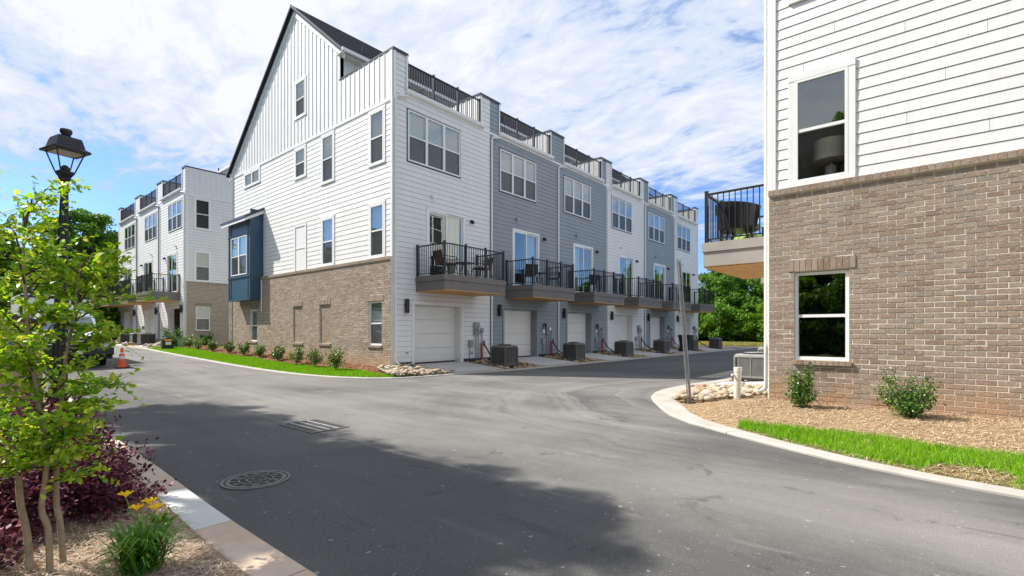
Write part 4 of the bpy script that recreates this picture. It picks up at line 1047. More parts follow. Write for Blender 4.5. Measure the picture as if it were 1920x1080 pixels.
# daylily
def daylily():
    L=Vector((.775,3.40,.06)); t=empty('daylily',L,'green daylily clump with yellow flowers on the straw by the kerb','plant'); r=np.random.default_rng(9); m=MB()
    for i in range(330):
        az=r.random()*6.28; ln=.12+.15*r.random(); h=.09+.20*r.random(); b=Vector((r.normal()*.035,r.normal()*.035,0)); d=Vector((math.cos(az),math.sin(az),0)); s=Vector((-d.y,d.x,0))*(.004+.0025*r.random())
        pts=[L+b,L+b+d*ln*.3+Vector((0,0,h*.62)),L+b+d*ln*.65+Vector((0,0,h*.92)),L+b+d*ln+Vector((0,0,h*(.75+.15*r.random())))]
        w=[1,1.1,.8,.12]
        for k in range(3): m.quad(tuple(pts[k]-s*w[k]),tuple(pts[k]+s*w[k]),tuple(pts[k+1]+s*w[k+1]),tuple(pts[k+1]-s*w[k+1]))
    m.build('blades',leaf_lily,t)
    for i,(dx,dy,h) in enumerate(((-.02,.02,.34),(-.05,.12,.40),(.04,.02,.36),(.06,-.02,.33))):
        top=L+Vector((dx,dy,h)); m=MB(); m.tube([L,L+Vector((dx*.3,dy*.3,h*.6)),top],.003,5); m.build('flower_stem',leaf_lily,t)
        f=MB()
        for k in range(6):
            a=k*math.pi/3+i; d=Vector((math.cos(a),math.sin(a),0)); s=Vector((-d.y,d.x,0)); w=.009 if k%2 else .013
            p0=top; p1=top+d*.013+Vector((0,0,.020)); p2=top+d*.030+Vector((0,0,.034))
            f.v+=[tuple(p0),tuple(p1-s*w),tuple(p2-s*w*.6),tuple(p2+d*.012-Vector((0,0,.006))),tuple(p2+s*w*.6),tuple(p1+s*w)]; n=len(f.v)-6; f.f.append(tuple(range(n,n+6)))
        fo=f.build('flower',petalm,t)
daylily()
for k,(x,y,l) in enumerate(((1.02,4.05,'wispy green sprout under the purple shrub by the kerb'),)):
    shrub('sprout',(x,y,.05),l,'plant',leaf_lily,120,.06,90,.1,.1,.07,8,.2)

# ------------------------------------------------------------------ the young tree in front
def myrtle():
    root=Vector((.43,3.86,.06)); t=empty('young_tree',root,'young multi-stemmed tree with bright green leaves at the left edge','tree'); r=np.random.default_rng(21)
    stems=[[(.36,3.86,.04),(.355,3.90,.25),(.33,3.95,.45),(.31,3.96,.72),(.20,4.04,1.1),(.08,4.15,1.7),(.02,4.25,2.42)],
           [(.435,3.78,.04),(.43,3.80,.3),(.405,3.82,.42),(.425,3.82,.70),(.38,3.92,1.2),(.36,4.05,1.65),(.36,4.15,2.15)],
           [(.505,3.88,.04),(.49,3.88,.3),(.473,3.88,.455),(.483,3.86,.84),(.52,3.95,1.2),(.58,4.05,1.55),(.62,4.15,1.85)]]
    rad=[.0165,.0155,.0145,.013,.011,.008,.004]; P=[];m=MB();bm=MB()
    for k,s in enumerate(stems):
        q=MB(); q.tube(resample3(s,22),list(np.interp(np.linspace(0,6,22),range(7),[x*(1.15 if k==0 else 1) for x in rad])),8); q.build('trunk',barkm,t,smooth=True)
        S=resample3(s,60)
        nb=32
        for i in range(nb):
            f=.43+.57*i/nb; b=S[min(59,int(f*59))]; az=r.random()*6.28; ln=(.15+.30*r.random())*(1.05-.35*max(0,f-.7)/.3)*(.72 if math.cos(az)*.65-math.sin(az)*.76>.3 else 1.15); rise=.05+.24*r.random()
            if f<.5: ln*=.85; rise*=.7
            d=Vector((math.cos(az),math.sin(az),0)); mid=b+d*ln*.5+Vector((0,0,rise*.7)); end=b+d*ln+Vector((0,0,rise*.75))
            bm.tube([b,mid,end],[.006,.004,.0015],5,cap=False)
            for j in range(12):
                u=.2+.8*j/11; p=(b.lerp(mid,u*2) if u<.5 else mid.lerp(end,u*2-1)); a2=az+(1 if j%2 else -1)*(.5+.7*r.random()); d2=Vector((math.cos(a2),math.sin(a2),.35*r.normal()+.12)); tl=.07+.10*r.random()
                e=p+d2*tl; bm.tube([p,e],[.0015,.0008],3,cap=False)
                for w in range(7):
                    x=p.lerp(e,(w+1)/7); P.append((x.x+r.normal()*.010,x.y+r.normal()*.010,x.z+r.normal()*.010))
    bm.build('branches',barkdark,t)
    P=np.array(P); npmesh('crown',leaves(P-np.array(root),.038,.9,.54,r,k=6),6,leaf_myrtle,parent=t)
def resample3(pts,n):
    pts=[Vector(p) for p in pts]; out=[]
    for i in range(n):
        f=(len(pts)-1)*i/(n-1); k=min(int(f),len(pts)-2); t=f-k; p0=pts[max(k-1,0)];p1=pts[k];p2=pts[k+1];p3=pts[min(k+2,len(pts)-1)]
        out.append(.5*((2*p1)+(p2-p0)*t+(2*p0-5*p1+4*p2-p3)*t*t+(3*p1-p0-3*p2+p3)*t**3))
    return out
myrtle()

# ------------------------------------------------------------------ background trees
def crown_mesh(seed,mat,n=34000,rx=4.5,rz=6.0,size=.34,low=False):
    r=np.random.default_rng(seed); nc=95; C=[]
    for i in range(nc):
        v=rand_unit(1,r)[0]; rad=(.45+.55*r.random()**.6); 
        z=v[2]*rz*rad*.98; taper=1-.35*max(0,z/rz)
        C.append((v[0]*rx*rad*taper*(1+.15*r.normal()),v[1]*rx*rad*taper*(1+.15*r.normal()),z))
    C=np.array(C); per=n//nc; P=[];O=[]
    for c in C:
        s=(.5+.75*r.random())*rx*.26; d=rand_unit(per,r)*(r.random((per,1))**.45)*s*np.array([1.15,1.15,.7]); P.append(c+d); O.append(d/s)
    P=np.concatenate(P);O=np.concatenate(O)
    return npmesh('crown',leaves(P,size,.6,.6,r,outward=O*1.0),4,mat,link=False)
CM=[crown_mesh(1,leaf_tree),crown_mesh(2,leaf_tree,rx=3.6,rz=6.5),crown_mesh(3,leaf_bright,rx=4.2,rz=5.2),crown_mesh(4,leaf_bright,rx=3.4,rz=6.0)]
UM=[crown_mesh(11,leaf_tree,n=16000,rx=3.0,rz=2.6,size=.26),crown_mesh(12,leaf_bright,n=16000,rx=2.8,rz=2.4,size=.26)]
def trunk_mesh():
    m=MB(); m.tube([(0,0,-.5),(.1,0,3),(.0,.1,7),(.2,.1,12)],[.28,.24,.18,.08],8)
    for a in range(6):
        z=4+a*1.1; m.tube([(.05,.05,z),(math.cos(a*2.1)*1.4,math.sin(a*2.1)*1.4,z+1.6),(math.cos(a*2.1)*2.6,math.sin(a*2.1)*2.6,z+2.6)],[.1,.06,.03],5)
    me=bpy.data.meshes.new('trunk'); me.from_pydata([tuple(v) for v in m.v],[],m.f); me.materials.append(barkdark); return me
TM=trunk_mesh()
def tree(x,y,z,k,s,rot,label,group='trees behind the houses',zc=9.5,name='tree'):
    t=empty(name,(x,y,z),label,'tree',group); t.rotation_euler=(0,0,rot); t.scale=(s,s,s)
    a=bpy.data.objects.new('trunk',TM); COL.objects.link(a); a.parent=t
    b=bpy.data.objects.new('crown',CM[k]); COL.objects.link(b); b.parent=t; b.location=(0,0,zc)
def bush(x,y,z,k,s,rot,label,group):
    t=empty('bush',(x,y,z),label,'bush',group); t.rotation_euler=(0,0,rot); t.scale=(s,s,s)
    b=bpy.data.objects.new('foliage',UM[k]); COL.objects.link(b); b.parent=t; b.location=(0,0,2.0)
rt=random.Random(8)
# behind the far left row
for i in range(16):
    y=56+rt.uniform(0,22); x=-2+i*2.9+rt.uniform(-1,1); kk=(2,3,2,3,0)[i%5]
    tree(x,y,.4,kk,rt.uniform(.98,1.2)*(.72 if x<16 else 1),rt.uniform(0,6),'broadleaf tree in the wood behind the far left row','trees behind the far left row')
for i in range(12):
    bush(-1+i*2.6,54+rt.uniform(-1.5,2),.4,i%2,rt.uniform(.9,1.4),rt.uniform(0,6),'leafy undergrowth bush behind the far left row','undergrowth behind the far left row')
# wall of trees at the end of the alley
for i in range(15):
    y=-8+i*2.7+rt.uniform(-.8,.8); x=61+rt.uniform(0,6)+(i%2)*3
    tree(x,y,.1,(0,1,2,0,1)[i%5],rt.uniform(.62,.76),rt.uniform(0,6),'dense green tree at the end of the alley','trees closing the alley',zc=8.8)
for i in range(16):
    bush(59.5+rt.uniform(-.8,1.5),-8+i*2.35+rt.uniform(-.6,.6),-.1,0 if i%3 else 1,rt.uniform(.9,1.35),rt.uniform(0,6),'dense green bush at the foot of the trees closing the alley','bushes at the end of the alley')
for i,(y,x) in enumerate(((9.9,-1.1),(11.0,-1.15),(12.1,-1.2),(13.3,-1.1),(14.5,-1.15),(15.7,-1.0),(17.0,-1.05),(10.4,-1.6),(12.8,-1.7))):  # unseen tree crowns added to throw the shadow on the near road
    t=empty('tree',(x,y,0),'made-up high-crowned tree left of the view, added to shade the near road','tree','added shade trees left of the view'); t.rotation_euler=(0,0,i*1.3)
    a=bpy.data.objects.new('trunk',TM); COL.objects.link(a); a.parent=t; a.scale=(.4,.4,.66)
    b=bpy.data.objects.new('crown',UM[0]); COL.objects.link(b); b.parent=t; b.location=(0,0,8.5); b.scale=(.34,.34,.33)
for i in range(27):
    tree(-27+rt.uniform(-3,3),-22+i*4.2,0,(0,1,0,2)[i%4],(rt.uniform(.55,.7) if i<9 else rt.uniform(1.0,1.15)),i,'tree in the belt behind the viewer, reflected low in the window panes','belt of trees behind the viewer')
    bush(-20+rt.uniform(-2,2),-22+i*4.2,0,i%2,rt.uniform(1,1.4),i,'bush in the belt behind the viewer, reflected low in the window panes','belt of bushes behind the viewer')
# trees behind the viewer, seen in the window panes
for i,(x,y) in enumerate([(-16,-4),(-17,2.4),(-21,-11),(-14,-16),(-24,7),(-9,-22)]):
    tree(x,y,0,(2,0,1,3)[i%4],(.62,1.0,.62,.6,.6,.6)[i],i,'tree behind the viewer, seen only as a reflection in window panes','trees behind the viewer')

# ------------------------------------------------------------------ street lamp
def lamp():
    b=Vector((.985,7.97,.06)); t=empty('street_lamp',b,'black lantern street lamp rising out of the tree leaves','street lamp')
    lean=Vector((.058,-.068,0)); H=3.28
    def ax(z): f=(z-.06)/H; return (b.x+lean.x*f,b.y+lean.y*f)
    def lathe(prof,seg,name,mat,rot=0,sm=True):
        m=MB()
        base=0
        for r,z in prof:
            cx,cy=ax(z)
            for k in range(seg):
                w=2*math.pi*k/seg+rot; m.v.append((cx+r*math.cos(w),cy+r*math.sin(w),z))
        for i in range(len(prof)-1):
            for k in range(seg):
                k2=(k+1)%seg; m.f.append((i*seg+k,i*seg+k2,(i+1)*seg+k2,(i+1)*seg+k))
        m.f.append(tuple(range(seg))[::-1]); m.f.append(tuple((len(prof)-1)*seg+k for k in range(seg)))
        return m.build(name,mat,t,smooth=sm)
    lathe([(.17,.06),(.17,.22),(.15,.30),(.12,.42),(.10,.5)],20,'base',blackmetal)
    # fluted shaft
    m=MB(); seg=24; prof=[(.078,.5),(.072,1.4),(.058,2.2),(.040,3.0),(.034,3.1)]
    for r,z in prof:
        cx,cy=ax(z)
        for k in range(seg):
            w=2*math.pi*k/seg; rr=r*(1 if k%2 else .86); m.v.append((cx+rr*math.cos(w),cy+rr*math.sin(w),z))
    for i in range(len(prof)-1):
        for k in range(seg): k2=(k+1)%seg; m.f.append((i*seg+k,i*seg+k2,(i+1)*seg+k2,(i+1)*seg+k))
    m.build('pole',blackmetal,t)
    lathe([(.04,3.08),(.055,3.12),(.042,3.17),(.038,3.2),(.055,3.235),(.065,3.25)],16,'collar',blackmetal)
    rot=R(59); s2=math.sqrt(2)
    lathe([(.035*s2,3.24),(.068*s2,3.30),(.072*s2,3.325)],4,'lantern_cup',blackmetal,rot,False)
    lathe([(.045,3.325),(.05,3.37),(.02,3.40),(.004,3.405)],12,'lamp_fitting',blackmetal)
    for k in range(4):
        w=rot+k*math.pi/2; c0=ax(3.32); c1=ax(3.56); m=MB(); m.tube([(c0[0]+.068*s2*math.cos(w),c0[1]+.068*s2*math.sin(w),3.32),(c1[0]+.138*s2*math.cos(w),c1[1]+.138*s2*math.sin(w),3.57)],.008,6); m.build('lantern_bar',blackmetal,t)
        w2=w+math.pi/2; m=MB(); q=lambda r,a,z:(ax(z)[0]+r*s2*math.cos(a),ax(z)[1]+r*s2*math.sin(a),z)
        m.quad(q(.066,w,3.33),q(.066,w2,3.33),q(.134,w2,3.56),q(.134,w,3.56)); m.build('lantern_pane',lampglass,t)
    lathe([(.178*s2,3.555),(.182*s2,3.567),(.178*s2,3.58),(.138*s2,3.61),(.118*s2,3.70),(.108*s2,3.725),(.03*s2,3.735)],4,'hood',blackmetal,rot,False)
    lathe([(.12*s2,3.545),(.12*s2,3.552)],4,'reflector',paint('lamp_reflector',(.5,.47,.45),.5,.05),rot,False)
    lathe([(.045,3.73),(.045,3.77),(.058,3.79),(.060,3.81),(.055,3.83),(.02,3.835)],16,'finial',blackmetal)
lamp()

# ------------------------------------------------------------------ leaning perforated metal post, pipe, drain covers
def signpost():
    b=Vector((9.2,3.42,.0)); t=empty('metal_post',b,'leaning perforated galvanised post on the kerb corner, without a sign','post'); top=b+Vector((-.136,.16,2.76)); ax=(top-b); L=ax.length; ax.normalize()
    side=Vector((.7636*0+.6457,-.7636,0)).normalized(); side=(side-ax*side.dot(ax)).normalized(); nrm=ax.cross(side).normalized()
    def mp(a,s,n): p=b+ax*a+side*s+nrm*n; return tuple(p)
    m=MB(); 
    for s in (-1,1):
        m.box(0,L,.010*s,.024*s,0,.005,mp); m.box(0,L,.024*s,.028*s,-.028,.005,mp); m.box(0,L,.028*s,.042*s,-.028,-.023,mp)
    n=80
    for i in range(n): 
        a=L*i/n; m.box(a,a+L/n*.45,-.0102,.0102,0,.0048,mp)
    m.build('channel',galv,t)
signpost()
m=MB(); m.tube([(9.7,2.72,.0),(9.70,2.70,.62),(9.705,2.70,.66)],.062,16); m.tube([(9.705,2.70,.655),(9.706,2.70,.74)],.072,16)
pp=empty('vent_pipe',(9.7,2.72,.05),'short cream plastic standpipe among the river stones','pipe'); m.build('pipe',white_pvc,pp,smooth=False)
m=MB(); m.tube([(9.66,2.75,.60),(9.60,2.78,.60)],.02,8); m.build('stub',white_pvc,pp)
def manhole():
    c=(2.0,4.87); t=empty('manhole_cover',(c[0],c[1],.003),'round cast iron manhole cover with ringed pattern in the dark asphalt','manhole cover')
    def ring(r0,r1,z0,z1,a0,a1,m,n=40):
        k=max(2,int(n*(a1-a0)/6.2832))
        for i in range(k):
            u=a0+(a1-a0)*i/k; v=a0+(a1-a0)*(i+1)/k; P=lambda r,a,z:(c[0]+r*math.cos(a),c[1]+r*math.sin(a),z)
            m.quad(P(r0,u,z1),P(r1,u,z1),P(r1,v,z1),P(r0,v,z1)); m.quad(P(r1,u,z0),P(r1,v,z0),P(r1,v,z1),P(r1,u,z1)); m.quad(P(r0,u,z0),P(r0,u,z1),P(r0,v,z1),P(r0,v,z0))
    m=MB(); m.lathe(c[0],c[1],[(.30,-.02),(.30,.004),(.05,.0041)],48); m.build('lid',castd,t)
    m=MB(); ring(.272,.30,.0,.012,0,6.2832,m,64); m.build('frame',casti,t)
    m=MB()
    for a,b,n_ in ((.225,.258,1),(.14,.155,1),(.075,.09,1),(.03,.042,1)): ring(a,b,.004,.011,0,6.2832,m,56)
    m.build('raised_ring',casti,t)
    for k in range(12):
        m=MB(); a=k*math.pi/6+.1
        if k%2: ring(.155,.225,.004,.0105,a-.05,a+.05,m,200)
        else: ring(.175,.205,.004,.0105,a-.17,a+.17,m,120)
        m.build('raised_block',casti,t)
    for k in range(4): m=MB(); a=k*math.pi/2+.7; ring(.09,.14,.004,.0105,a-.06,a+.06,m,200); m.build('raised_block',casti,t)
manhole()
def grate():
    x0,x1,y0,y1=3.42,3.95,6.52,7.42; t=empty('drain_grate',(x0,y0,.003),'rectangular iron drain grate set in the middle of the road','drain'); m=MB()
    m.box(x0-.03,x1+.03,y0-.03,y1+.03,-.02,.0035); m.build('pit',castd,t)
    for a in ((x0-.03,x0,y0-.03,y1+.03),(x1,x1+.03,y0-.03,y1+.03),(x0,x1,y0-.03,y0),(x0,x1,y1,y1+.03)): m=MB(); m.box(*a,.0,.012); m.build('frame_bar',casti,t)
    for k in range(1,4): m=MB(); x=x0+(x1-x0)*k/4; m.box(x-.012,x+.012,y0,y1,.0036,.012); m.build('bar',galv,t)
    for k in range(14): m=MB(); y=y0+(y1-y0)*(k+.5)/14; m.box(x0,x1,y-.010,y+.010,.0036,.008); m.build('slat',casti,t)
grate()

# ------------------------------------------------------------------ condensers
def condenser(x,y,z,s,h,mat,label,rot=0,group=None):
    t=empty('condenser_unit',(x,y,z),label,'air conditioner',group); a=s/2; c=a*.30; t.rotation_euler[2]=0
    pts=[(-a+c,-a),(a-c,-a),(a-c*.3,-a+c*.3),(a,-a+c),(a,a-c),(a-c*.3,a-c*.3),(a-c,a),(-a+c,a),(-a+c*.3,a-c*.3),(-a,a-c),(-a,-a+c),(-a+c*.3,-a+c*.3)]
    P=lambda f,zz:[(x+p[0]*f,y+p[1]*f,z+zz) for p in pts]
    def ext(f,z0,z1,name,m_,f2=None):
        m=MB(); A=P(f,z0);B=P(f2 or f,z1); n=len(A); m.v=A+B; m.f=[tuple(range(n))[::-1],tuple(range(n,2*n))]+[(i,(i+1)%n,(i+1)%n+n,i+n) for i in range(n)]; return m.build(name,m_,t)
    ext(1.14,0,.05,'pad',castd); ext(.95,.05,h-.05,'coil',castd); ext(1.0,.05,.10,'base_pan',mat); ext(1.02,h-.07,h-.02,'top_panel',mat); ext(1.02,h-.02,h+.012,'top_panel',mat,.9)
    m=MB(); n=22
    for i in range(n):
        zz=.11+(h-.19)*i/n; A=P(1.0,zz);B=P(.965,zz+(h-.19)/n*.5); k=len(A); q=len(m.v); m.v+=A+B; m.f+=[(q+i2,q+(i2+1)%k,q+(i2+1)%k+k,q+i2+k) for i2 in range(k)]
    m.build('louvres',mat,t)
    for (px_,py_) in ((-a+c*.25,-a+c*.25),(a-c*.25,-a+c*.25),(a-c*.25,a-c*.25),(-a+c*.25,a-c*.25)):
        m=MB(); m.box(x+px_-.025,x+px_+.025,y+py_-.025,y+py_+.025,z+.05,z+h-.06); m.build('corner_post',mat,t,bevel=.01)
    for f in (-.33,0,.33):
        m=MB(); m.box(x+f*s*1.4-.006,x+f*s*1.4+.006,y-a-.006,y-a+.004,z+.08,z+h-.07); m.box(x-a-.006,x-a+.004,y+f*s*1.4-.006,y+f*s*1.4+.006,z+.08,z+h-.07); m.build('guard_wire',mat,t)
    m=MB(); m.lathe(x,y,[(a*.72,z+h+.005),(a*.72,z+h+.03),(a*.66,z+h+.035)],20); m.build('fan_housing',castd,t)
    for r_ in (.62,.5,.38,.26,.14):
        m=MB(); m.tube([(x+a*r_*math.cos(k*math.pi/10),y+a*r_*math.sin(k*math.pi/10),z+h+.045+.012*(1-r_)) for k in range(21)],.006,4,cap=False); m.build('grille_ring',mat,t)
    return t
acl_=['nearest the corner, between the first two garages','second along the row, beside a blue grey house','third along the row, by the white house','fourth along the row, left of the dark bin','fifth along the row, just right of the dark bin','last, at the far end of the long row']
for i in range(6):
    condenser(9.96+i*4.74+3.94+(0 if i<5 else .3),12.12,.10,.74,.76,acm,'dark grey air conditioner %s'%acl_[i],group='air conditioners along the row')
condenser(13.95,3.45,.16,.86,.64,acl,'sunlit grey air conditioner beside the near brick corner',group=None)
condenser(18.6,4.0,.12,.86,.72,acl,'grey air conditioner mostly hidden behind the sunlit one')
for i,y in enumerate((38.3,40.2,43.4)):
    condenser(8.95,y,.50,.82,.74,acm,['first','second','third'][i]+' grey air conditioner from the open garage of the far left row',group='air conditioners of the far left row')

# ------------------------------------------------------------------ meters and pipes on the garage fronts
def meters(t,fr,x0,kind,k=1):
    F=fr.front(x0); fl=fr.flip
    m=MB(); m.box(3.78*k,4.05*k,.02,.12,1.28,1.74,F); m.build('meter_box',grey_plastic,t,flip=fl,bevel=.01)
    c=F(3.93*k,.13,1.5); n=Vector(F(0,1,0))-Vector(F(0,0,0)); m=MB(); m.tube([Vector(c),Vector(c)+n*.07],[.085,.075],16); m.build('meter_dial',chrome if kind else galv,t)
    m=MB(); m.box(4.16*k,4.30*k,.02,.10,1.32,1.52,F); m.build('junction_box',grey_plastic,t,flip=fl,bevel=.01)
    m=MB(); m.box(3.48*k,3.70*k,.02,.12,.80,1.05,F); m.build('data_box',grey_plastic,t,flip=fl,bevel=.02)
    for x,z in ((3.86,1.28),(4.0,1.28),(4.22,1.32)):
        m=MB(); m.tube([F(x*k,.07,z),F(x*k,.07,.3)],.022,8); m.build('conduit',galv,t)
    for x in (4.12,4.18):
        m=MB(); m.tube([F(x*k,.1,.95 if x<4.15 else .9),F(x*k,.14,.2)],.02,8); m.build('gas_pipe',red_paint,t)
    m=MB(); m.tube([F(4.34*k,.05,.85),F(4.38*k,.10,.80),F(4.42*k,.3,.5),F(4.2*k,.9,.22),F(4.1*k,1.15,.2)],.028,8); m.build('refrigerant_line',darkrubber,t)
    m=MB(); q=[F((4.34+.05*math.cos(a))*k,.05+.01*(a%2),.92+.09*math.sin(a)) for a in np.linspace(0,6.28,13)]; m.tube(q,.02,6,cap=False); m.build('cable_coil',darkrubber,t)
    m=MB(); m.tube([F(3.55*k,.06,.80),F(3.5*k,.07,.5),F(3.46*k,.12,.22)],.012,6); m.build('cable',darkrubber,t)
    m=MB(); m.box(3.62*k,3.72*k,.02,.05,.5,.62,F); m.build('outlet_box',grey_plastic,t,flip=fl)
    if kind:
        m=MB(); q=[F((3.66+.13*math.cos(a))*k,.08,1.55+.2*math.sin(a)) for a in np.linspace(.2,4.4,12)]; m.tube(q,.022,6); m.build('cable_coil',darkrubber,t)
        m=MB(); m.box(3.5*k,3.62*k,.02,.12,1.30,1.48,F); m.build('white_box',trim,t,flip=fl,bevel=.01)
for i in range(6): meters(mh[i],main,i*4.74,i in (1,2,4,5))
fr0=main.front(0)
m=MB(); m.box(.50,.60,.02,.035,.62,.72,fr0); m.build('hose_bib_plate',trim,mh[0]); m=MB(); m.tube([fr0(.55,.03,.67),fr0(.55,.10,.66)],.018,8); m.build('hose_bib',darkrubber,mh[0])
sb=empty('splash_block',(10.25,13.2,.2),'green plastic splash block under the corner downspout','splash block')
m=MB(); m.hexa([(10.05,13.45,.2),(10.3,13.45,.2),(10.65,12.85,.18),(10.3,12.8,.18),(10.05,13.45,.26),(10.3,13.45,.26),(10.65,12.85,.225),(10.3,12.8,.225)]); m.build('tray',teal,sb,bevel=.02)

# ------------------------------------------------------------------ wheelie bin
def bin_():
    x,y,z=31.0,11.75,.08; t=empty('wheelie_bin',(x,y,z),'dark green wheeled rubbish bin standing by the kerb, behind the leaning post','bin')
    m=MB(); a=.26;b=.36; m.hexa([(x-a,y-a,z+.08),(x+a,y-a,z+.08),(x+a,y+a,z+.08),(x-a,y+a,z+.08),(x-b,y-b,z+1.0),(x+b,y-b,z+1.0),(x+b,y+b,z+1.0),(x-b,y+b,z+1.0)]); m.build('body',binplastic,t,bevel=.03)
    m=MB(); m.box(x-.40,x+.40,y-.42,y+.40,z+1.0,z+1.045); m.box(x-.34,x+.34,y-.36,y+.34,z+1.045,z+1.08); m.build('lid',binplastic,t,bevel=.015)
    m=MB(); m.tube([(x-.3,y+.43,z+.95),(x+.3,y+.43,z+.95)],.018,8); m.build('handle',binplastic,t)
    for s in (-1,1): m=MB(); m.tube([(x+s*.25,y+.24,z+.12),(x+s*.32,y+.24,z+.12)],.12,14); m.build('wheel',darkrubber,t)
bin_()

# ------------------------------------------------------------------ traffic cone
def cone(x,y,z):
    t=empty('traffic_cone',(x,y,z),'orange traffic cone with pale bands beside the parked truck','traffic cone')
    m=MB(); m.box(x-.19,x+.19,y-.19,y+.19,z,z+.035); m.build('base',darkrubber,t,bevel=.012)
    m=MB(); m.lathe(x,y,[(.145,z+.035),(.135,z+.06),(.095,z+.32)],24); m.build('body',orange,t,smooth=False)
    m=MB(); m.lathe(x,y,[(.0945,z+.32),(.082,z+.42)],24); m.build('band',reflective,t)
    m=MB(); m.lathe(x,y,[(.081,z+.42),(.071,z+.49)],24); m.build('body',orange,t)
    m=MB(); m.lathe(x,y,[(.070,z+.49),(.060,z+.56)],24); m.build('band',reflective,t)
    m=MB(); m.lathe(x,y,[(.059,z+.56),(.035,z+.70),(.03,z+.71)],24); m.build('tip',orange,t)
cone(4.32,21.5,zr(21.5))

# ------------------------------------------------------------------ utility pedestals by the far left row
t=empty('transformer_box',(9.35,33.0,.45),'small green transformer box at the corner of the far left row','utility box'); m=MB(); m.box(9.13,9.57,32.8,33.2,.4,.98); m.build('cabinet',greenbox,t,bevel=.02); m=MB(); m.box(9.11,9.59,32.78,33.22,.98,1.02); m.build('lid',greenbox,t)
t=empty('pedestal',(8.25,31.3,.38),'black rounded utility pedestal with an orange tag on top','utility pedestal')
m=MB(); m.prism([(7.99,.38),(8.51,.38),(8.51,.86),(8.44,1.0),(8.3,1.07),(8.2,1.07),(8.06,1.0),(7.99,.86)],(31.15,31.45),lambda e,a,b:(a,e,b)); m.build('cabinet',blackmetal,t,bevel=.015)
m=MB(); m.box(8.08,8.42,31.135,31.15,.86,.97); m.build('tag',yellowsign,t); m=MB(); m.box(8.12,8.38,31.135,31.15,.66,.82); m.build('plate',reflective,t)

# ------------------------------------------------------------------ parked work truck and dumpster
def truck():
    X,Y,Z=3.17,21.9,zr(22.5); t=empty('work_truck',(X,Y,Z),'white work truck with black bumper, parked facing us behind the leaves','truck')
    P=lambda x,y,z:(X+x,Y+y,Z+z)
    def ex(prof,x0,x1,name,mat,bev=.03):
        m=MB(); m.prism(prof,(x0,x1),lambda e,a,b:P(e,a,b)); return m.build(name,mat,t,bevel=bev)
    ex([(.12,.55),(.10,1.0),(.18,1.12),(1.35,1.26),(1.45,1.26),(3.2,1.26),(3.2,.55),(1.9,.55),(1.75,.95),(1.25,.98),(.85,.55)],-.98,.98,'body',truckwhite,.05)
    ex([(1.38,1.26),(2.05,1.86),(2.2,1.9),(3.1,1.9),(3.18,1.27)],-.82,.82,'cab',truckwhite,.06)
    m=MB(); m.quad(P(-.74,1.432,1.318),P(.74,1.432,1.318),P(.70,2.01,1.838),P(-.70,2.01,1.838)); m.build('windscreen',truckglass,t)
    m=MB(); m.quad(P(-.72,1.52,1.36),P(.72,1.52,1.36),P(.72,1.54,1.30),P(-.72,1.54,1.30)); m.build('dashboard',darkrubber,t)
    for s in (-1,1):
        m=MB(); m.poly([P(s*.825,1.75,1.34),P(s*.825,3.0,1.34),P(s*.825,2.95,1.78),P(s*.825,2.2,1.80)]); m.build('side_window',truckglass,t)
        m=MB(); m.box(-.14,.14,.0,.12,0,.30,lambda a,b,c,s=s:P(s*1.12+a,1.62+b,1.30+c)); m.build('mirror',darkrubber,t,bevel=.02)
        m=MB(); m.tube([P(s*.95,1.68,1.36),P(s*1.05,1.68,1.4)],.02,6); m.build('mirror_arm',darkrubber,t)
        m=MB(); m.box(s*.93-.17*(1),s*.93+.04 if s>0 else s*.93+.17,.07,.16,.82,1.06,P) if s>0 else m.box(-.97,-.76,.07,.16,.82,1.06,P); m.build('headlight',tyrewhite,t,bevel=.02)
        for yy in (1.5,5.1):
            m=MB(); m.tube([P(s*.72,yy-.22,.4),P(s*.97,yy-.22,.4)],.40,22); w=m.build('wheel',darkrubber,t); m=MB(); m.tube([P(s*.90,yy-.22,.4),P(s*.985,yy-.22,.4)],.22,16); m.build('rim',galv,w)
    m=MB(); m.box(-.73,.73,.06,.12,.74,1.10,P); g=m.build('grille',darkrubber,t)
    for i in range(3): m=MB(); m.box(-.71,.71,.04,.06,.80+i*.1,.84+i*.1,P); m.build('grille_bar',chrome,g)
    m=MB(); m.box(-1.0,1.0,-.10,.11,.42,.70,P); m.box(-.98,.98,-.02,.3,.30,.42,P); m.build('bumper',blackmetal,t,bevel=.04)
    m=MB(); m.box(-.16,.16,-.112,-.10,.48,.60,P); m.build('licence_plate',reflective,t)
    m=MB(); m.box(-1.06,1.06,3.3,6.6,.62,2.62,P); m.build('cargo_box',truckwhite,t,bevel=.04)
    m=MB(); m.box(-1.07,1.07,3.28,3.34,2.5,2.6,P); m.box(-1.07,-1.0,3.28,3.34,.7,2.5,P); m.box(1.0,1.07,3.28,3.34,.7,2.5,P); m.build('box_edge',blackmetal,t)
    m=MB(); m.box(-.85,.85,3.2,6.4,.45,.62,P); m.build('chassis',darkrubber,t)
truck()
